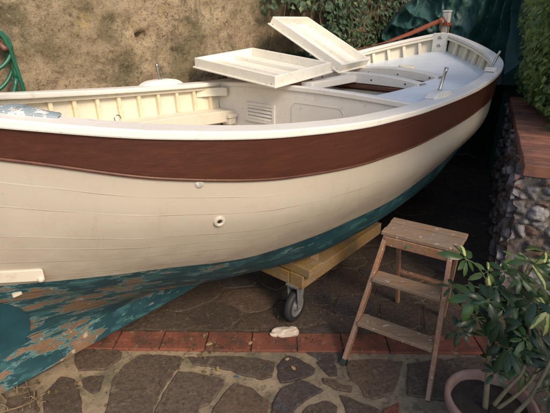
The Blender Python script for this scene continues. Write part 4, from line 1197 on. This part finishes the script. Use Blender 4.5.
# ------------------------------------------------------------------ green tarpaulin draped behind the bow
def tarp():
    key = [(1.26, 5.50, 1.55, 1.30), (1.50, 5.46, 1.86, 1.18), (1.80, 5.36, 2.10, 1.05), (2.10, 5.24, 2.20, 1.0), (2.36, 5.05, 2.20, 1.02), (2.52, 4.80, 2.16, 1.05), (2.58, 4.5, 2.12, 1.08), (2.56, 4.1, 2.1, 1.1)]
    ss = [0]
    for a, b in zip(key[:-1], key[1:]): ss.append(ss[-1]+math.hypot(b[0]-a[0], b[1]-a[1]))
    fx, fy, ft, fb = [pchip(ss, [k[i] for k in key]) for i in range(4)]
    def frame(s):
        e = .06; tx, ty = fx(min(s+e, ss[-1]))-fx(max(s-e, 0)), fy(min(s+e, ss[-1]))-fy(max(s-e, 0)); l = math.hypot(tx, ty); nx_, ny_ = ty/l, -tx/l
        return (nx_, ny_) if ny_ < 0 else (-nx_, -ny_)
    def saw(a, w=.72):
        a -= math.floor(a); return a/w if a < w else (1-a)/(1-w)
    apex = [(.66, 2.28, 4.2, 0.0), (1.30, 2.75, 7.5, .4)]
    m = MB(); Q = []; NS, NT_ = 230, 120
    for i in range(NS+1):
        s = ss[-1]*i/NS; x, y = fx(s), fy(s); nx_, ny_ = frame(s); zt_, zb_ = ft(s), fb(s); row = []; k = s/ss[-1]
        for j in range(NT_+1):
            t = j/NT_; z = zt_+(zb_-zt_)*t; out = 0
            w0 = max(0, min(1, (1.05-s)/.4)); 
            for (as_, az_, fr, ph), wt in zip(apex, (w0, 1-w0)):
                dx_, dz_ = s-as_, az_-z; r = math.hypot(dx_, dz_); th = math.atan2(dx_, max(dz_, .02))
                warp = 1.0*noise.noise(Vector((th*2.0, r*1.1, ph*9)))+.16*noise.noise(Vector((s*5, z*5, ph)))
                out += wt*(.045+.085*min(r, 1.1))*(saw(th*fr/1.6+warp+ph)-.5)*1.25
            rg_ = 1-abs(noise.noise(Vector((s*3.4+z*1.5, z*3.2-s*1.2, 5))))*2.4
            rg2 = 1-abs(noise.noise(Vector((s*8+z*3, z*7-s*2, 15))))*2.4
            out += (.11*w0+.025)*rg_+(.035*w0+.012)*rg2+.20*t**1.2*(.6 if k < .3 else 1)-(.25*(1-t/.1)**2 if t < .1 else 0)
            row.append((x+nx_*out, y+ny_*out, z+.02*noise.noise(Vector((s*6, 1, 3)))*t))
        Q.append(row)
    m.grid(Q)
    B = []
    for i in range(0, len(Q)):
        p = Vector(Q[i][0]); B.append([tuple(p), tuple(p+Vector((.08, .14, .01))), tuple(p+Vector((.16, .27, -.12))), (p.x+.20, p.y+.33, p.z*.5), (p.x+.22, p.y+.36, .01)])
    m.grid(B, flip=True)
    o = m.build('tarpaulin', MAT['tarp'], None, smooth=True, weld=True); o.modifiers.new('es', 'EDGE_SPLIT').split_angle = R(32)
    tag(o, 'dark green tarpaulin draped in folds behind the bow of the boat', 'tarpaulin')
tarp()

# ------------------------------------------------------------------ green hose hanging on the wall
hs = empty('garden_hose', on_plane(-12, 45, to_world(0, NW-.06, 0), N), 0); tag(hs, 'coiled green garden hose hanging on the rough wall above the stern', 'hose')
hp = hs.location.copy()
m = MB(); pl = to_world(0, NW-.075, 0)
def W2(px, py, off=0): return on_plane(px, py, pl-N*off, N)-hp
def loop(cx, cy, rx, ry, off, n=40, a0=0, a1=2*PI, tilt=0):
    return [W2(cx+rx*math.cos(a0+(a1-a0)*k/n)+tilt*math.sin(a0+(a1-a0)*k/n), cy+ry*math.sin(a0+(a1-a0)*k/n), off) for k in range(n+1)]
for (cx, cy, rx, ry, off, tl) in [(-16, 62, 29, 32, .0, 0), (-14, 84, 30, 46, .02, 3), (-19, 78, 35, 40, .035, 0), (-22, 50, 33, 24, .05, 0)]: m.tube(loop(cx, cy, rx, ry, off, tilt=tl), .0105, 10)
pts = [W2(-20, 30, .06), W2(-8, 30, .06), W2(2, 36, .06), W2(9, 48, .06), W2(14, 61, .05), W2(19, 76, .04), W2(24, 92, .03), W2(27, 112, .03), W2(27, 140, .03)]
fine = []
for i in range(len(pts)-1):
    for k in range(5):
        a, b, c, d = pts[max(i-1, 0)], pts[i], pts[i+1], pts[min(i+2, len(pts)-1)]; t = k/5
        fine.append(.5*((2*b)+(c-a)*t+(2*a-5*b+4*c-d)*t*t+(3*b-a-3*c+d)*t**3))
m.tube(fine, .011, 10); m.build('hose', MAT['hose'], hs, smooth=True)
m = MB(); a = W2(-4, 40, .0); a2 = W2(6, 50, .08); m.tube([a+N*.15, a, a2], [.018, .018, .016], 8); m.build('peg', MAT['mahog_in'], hs, smooth=True)

# ------------------------------------------------------------------ potted umbrella plant
pc = Vector((.895, 1.325, 0))
pot = empty('plant_pot', pc); tag(pot, 'round pinkish terracotta pot of dark soil in the right corner', 'pot')
m = MB(); m.lathe([(.0001, .002), (.12, .002), (.125, .01), (.163, .165), (.177, .17), (.181, .21), (.174, .22), (.160, .217), (.155, .18), (.150, .16)], (0, 0, 0), 48); m.build('pot_body', MAT['pot'], pot, smooth=True, bevel=0)
m = MB(); P = []
for i in range(10):
    P.append([(.154*i/9*math.cos(2*PI*k/32), .154*i/9*math.sin(2*PI*k/32), .172+.010*noise.noise(Vector((i*.6, k*.8, 1)))*(1 if k < 32 else 1)) for k in list(range(32))+[0]])
m.grid(P, flip=True); m.build('soil', MAT['soil'], pot, smooth=True)
pp = pc+Vector((0, 0, .168)); plant = empty('umbrella_plant', pp); tag(plant, 'leggy umbrella plant with variegated finger leaves growing in the terracotta pot', 'plant')
r_ = random.Random(33)
def pl_(px, py, d): return at_d(px, py, d)-pp
def poly_curve(pts, k=6):
    out = []
    for i in range(len(pts)-1):
        for j in range(k):
            a, b, c, d = pts[max(i-1, 0)], pts[i], pts[i+1], pts[min(i+2, len(pts)-1)]; t = j/k
            out.append(.5*((2*b)+(c-a)*t+(2*a-5*b+4*c-d)*t*t+(3*b-a-3*c+d)*t**3))
    out.append(pts[-1]); return out
trunks = [[(485, 408, 1.79), (487, 385, 1.77), (489, 360, 1.75), (490, 330, 1.74), (489, 300, 1.73), (486, 280, 1.72)],
          [(494, 405, 1.76), (508, 388, 1.73), (522, 372, 1.71), (530, 345, 1.70), (527, 310, 1.70), (520, 288, 1.69)],
          [(497, 409, 1.80), (515, 396, 1.80), (532, 378, 1.82), (546, 350, 1.84), (552, 310, 1.84), (549, 275, 1.83)],
          [(515, 414, 1.68), (530, 398, 1.66), (545, 372, 1.62), (556, 345, 1.6), (560, 310, 1.58)]]
TP = []
for tr_, rad in zip(trunks, (.0125, .009, .009, .009)):
    c = poly_curve([pl_(*p) for p in tr_]); TP.append(c)
    m = MB(); m.tube(c, [rad*(1-.55*i/len(c)) for i in range(len(c))], 8); m.build('trunk', MAT['bark'], plant, smooth=True)
clusters = [(466, 259, 1.66, .078, 1, 1), (487, 272, 1.72, .05, 1, 3), (452, 287, 1.74, .055, 0, 0), (474, 296, 1.66, .07, 0, 1), (496, 287, 1.70, .075, 0, 0), (512, 300, 1.68, .08, 0, 1), (530, 262, 1.66, .075, 1, 1),
            (545, 252, 1.64, .07, 1, 1), (520, 278, 1.66, .065, 1, 1), (540, 285, 1.7, .08, 0, 1), (548, 310, 1.66, .08, 1, 2), (500, 318, 1.66, .075, 0, 0), (476, 318, 1.7, .06, 0, 0), (460, 330, 1.72, .05, 1, 0),
            (526, 325, 1.72, .07, 0, 0), (503, 345, 1.68, .065, 1, 0), (495, 372, 1.68, .055, 0, 0), (540, 345, 1.75, .065, 0, 0), (552, 370, 1.7, .06, 1, 0), (515, 258, 1.86, .06, 0, 2), (536, 300, 1.6, .07, 0, 0), (486, 300, 1.8, .07, 0, 0), (560, 270, 1.75, .075, 1, 1), (505, 272, 1.8, .06, 0, 1), (550, 395, 1.6, .06, 0, 0)]
MAT['petiole'] = m_plain('green_petiole', (.09, .12, .04), .5)
for k in range(20):
    px, py = r_.uniform(478, 562), r_.uniform(268, 372); clusters.append((px, py, r_.uniform(1.6, 1.95), r_.uniform(.055, .085), 0, 0 if r_.random() < .8 else 1))
for (px, py, d, sz, var, yg) in clusters:
    c = pl_(px, py, d); lm_ = MB(); pm = MB()
    allp = [q for t in TP for q in t[len(t)//3:]]; q = min(allp, key=lambda a: (a-c-Vector((0, 0, -.05))).length)
    mid = q.lerp(c, .5)+Vector((0, 0, .018)); pet = poly_curve([q, mid, c], 5); pm.tube(pet, [.0035-.0012*i/len(pet) for i in range(len(pet))], 6)
    axis = Vector((r_.gauss(0, .3), r_.gauss(-.45, .3), .8)).normalized(); n = r_.randint(6, 8); a0 = r_.uniform(0, 6)
    ref = axis.cross(Vector((0, 0, 1) if abs(axis.z) < .95 else (1, 0, 0))).normalized(); ref2 = axis.cross(ref)
    for k in range(n):
        if r_.random() < .12: continue
        a = a0+2*PI*k/n+r_.gauss(0, .22); dr = ref*math.cos(a)+ref2*math.sin(a); up = (dr+axis*r_.uniform(-.75, .2)).normalized(); nrm = (axis+dr*.25+Vector((r_.gauss(0, .18), r_.gauss(0, .18), 0))).normalized()
        base = (.018, .046, .018) if yg == 0 else ((.05, .11, .027) if yg == 1 else (.12, .19, .05))
        s = sz*r_.uniform(.65, 1.35); vf = 1 if (var and r_.random() < (.45 if yg else .16)) else 0
        stalk = c+dr*.012; pm.tube([c, stalk], .0015, 5)
        leaf_mesh(lm_, stalk, nrm, up, s*1.08, jit(base, .25, r_), 'scheff', uvflag=vf)
    lf = lm_.build('leaf', MAT['scheff'], plant, smooth=True); pm.build('petiole', MAT['petiole'], lf, smooth=True)

# ------------------------------------------------------------------ small things on the ground
m = MB(); c = on_z(284, 334, .018); r_ = random.Random(2); stone(m, (0, 0, .008), .075, .04, .038, r_, (1, 1, 1)); stone(m, (.035, -.008, .012), .05, .036, .036, r_, (1, 1, 1)); stone(m, (-.05, 0, .0), .04, .028, .02, r_, (1, 1, 1))
o = m.build('wheel_chock', MAT['chock'], smooth=False); o.location = c+Vector((0, 0, .003)); o.rotation_euler = (0, 0, R(6)); tag(o, 'pale broken stone wedged against the trolley wheel', 'stone')
r_ = random.Random(17)
for k in range(11):
    p = on_z([6, 12, 18, 27, 33, 40, 22, 10, 48, 16, 36][k], [402, 384, 396, 388, 400, 385, 408, 410, 404, 392, 410][k], .0); m = MB(); a = r_.uniform(0, 6); L = r_.uniform(.09, .2); el = r_.uniform(.15, 1.0)
    dr = Vector((math.cos(a)*math.cos(el), math.sin(a)*math.cos(el), math.sin(el))); pts = [Vector((0, 0, .012))]
    for j in range(5): dr = (dr+Vector((r_.gauss(0, .15), r_.gauss(0, .15), r_.gauss(0, .1)))).normalized(); q = pts[-1]+dr*L/5; q.z = max(q.z, .012); pts.append(q)
    rad = r_.uniform(.003, .0065); m.tube(pts, [rad*(1-.1*j) for j in range(6)], 6)
    for j in (2, 3, 4):
        d2 = (dr+Vector((r_.gauss(0, .8), r_.gauss(0, .8), r_.gauss(.2, .5)))).normalized()*r_.uniform(.02, .05); e = pts[j]+d2; e.z = max(e.z, .008); m.tube([pts[j], e], [rad*.6, rad*.4], 5)
    o = m.build('dry_twig', MAT['twig'], smooth=True); o.location = p; tag(o, 'dry cut twig in the heap below the stern of the boat', 'twig', 'dry twigs heaped below the stern')
# leaf litter and paint chips (countless crumbs)
m = MB(); r_ = random.Random(8)
spots = [(203, 350, .10, 46), (192, 343, .12, 26), (120, 345, .09, 22), (300, 340, .12, 20), (250, 330, .5, 60), (200, 372, .1, 10), (370, 300, .45, 80), (330, 315, .25, 40), (30, 395, .22, 60), (250, 395, .6, 50)]
for (px, py, sp, n) in spots:
    c = on_z(px, py, .012)
    for k in range(n):
        p = c+Vector((r_.gauss(0, sp), r_.gauss(0, sp*.35), r_.uniform(.004, .008)))
        if r_.random() < .5:
            leaf_mesh(m, p, Vector((r_.gauss(0, .4), r_.gauss(0, .4), 1)), Vector((r_.gauss(0, 1), r_.gauss(0, 1), .01)), r_.uniform(.008, .028), jit((.13, .085, .04) if r_.random() < .8 else (.3, .2, .08), .4, r_), 'small')
        else:
            a = r_.uniform(0, 6); l = r_.uniform(.01, .05); col = jit((.10, .065, .035), .4, r_)
            m.tube([p, p+Vector((math.cos(a), math.sin(a), .05))*l*.5, p+Vector((math.cos(a+.4), math.sin(a+.4), .03))*l], .0013, 4, col=col)
o = m.build('leaf_litter', MAT['dryleaf']); tag(o, kind='stuff'); o['label'] = 'dry leaf crumbs and stalks scattered over the paving'
m = MB()
for (px, py, n) in [(236, 377, 4), (281, 408, 4), (267, 367, 1), (224, 402, 2), (262, 404, 1)]:
    for k in range(n):
        p = on_z(px+r_.gauss(0, 2.2), py+r_.gauss(0, 1.6), .0145); a = r_.uniform(0, 3); s = r_.uniform(.003, .008); M = Matrix.Translation(p) @ Matrix.Rotation(a, 4, 'Z'); m.box((0, 0, 0), (s*1.6, s, .0015), M)
o = m.build('paint_chips', MAT['flake']); tag(o, kind='stuff'); o['label'] = 'tiny blue paint chips fallen on the paving'
for (px, py, s, col, lb) in [(287, 359, .03, (.42, .3, .14), 'small yellow dry leaf lying upright on the brick edge'), (294, 368, .034, (.4, .26, .1), 'yellow brown dry leaf lying flat on dark paving'), (250, 343, .035, (.4, .27, .16), 'curled pale brown leaf lying on the brick course'), (209, 344, .05, (.34, .25, .12), 'long dry yellow stalk leaf on the brick course')]:
    m = MB(); leaf_mesh(m, Vector((0, 0, 0)), Vector((.2, -.3, 1)), Vector((r_.gauss(0, 1), r_.gauss(0, 1), .1)), s, col, 'small'); o = m.build('fallen_leaf', MAT['dryleaf']); o.location = on_z(px, py, .02); tag(o, lb, 'leaf', 'single fallen leaves')

# ------------------------------------------------------------------ light, sky, camera
SUN_EL, SUN_AZ = 38, 147      # azimuth: direction the light comes from, degrees clockwise from +y
w = bpy.data.worlds.new('World'); bpy.context.scene.world = w; w.use_nodes = True
nt = w.node_tree; bg = nt.nodes['Background']; sky = nt.nodes.new('ShaderNodeTexSky'); sky.sky_type = 'NISHITA'; sky.sun_disc = False
sky.sun_elevation = R(SUN_EL); sky.sun_rotation = R(SUN_AZ); sky.air_density = 1.0; sky.dust_density = 2.5; nt.links.new(sky.outputs[0], bg.inputs[0]); bg.inputs[1].default_value = .15
sl = bpy.data.lights.new('sun', 'SUN'); sl.energy = 1.9; sl.angle = R(18); sl.color = (1, .83, .63); so_ = bpy.data.objects.new('sun', sl); C.objects.link(so_)
az, el = R(SUN_AZ), R(SUN_EL); dirv = Vector((math.sin(az)*math.cos(el), math.cos(az)*math.cos(el), math.sin(el)))
so_.rotation_euler = (-dirv).to_track_quat('-Z', 'Y').to_euler()
cd = bpy.data.cameras.new('camera'); cd.sensor_width = 36; cd.lens = 36*F/550; cd.clip_end = 500; cd.clip_start = .05
cam = bpy.data.objects.new('camera', cd); C.objects.link(cam); cam.location = EYE; cam.rotation_euler = (R(90)-TH, 0, 0)
sc = bpy.context.scene; sc.camera = cam
sc.view_settings.view_transform = 'Standard'; sc.view_settings.look = 'None'; sc.view_settings.exposure = .75; sc.view_settings.gamma = 1
sc.render.resolution_x = 1024; sc.render.resolution_y = 769
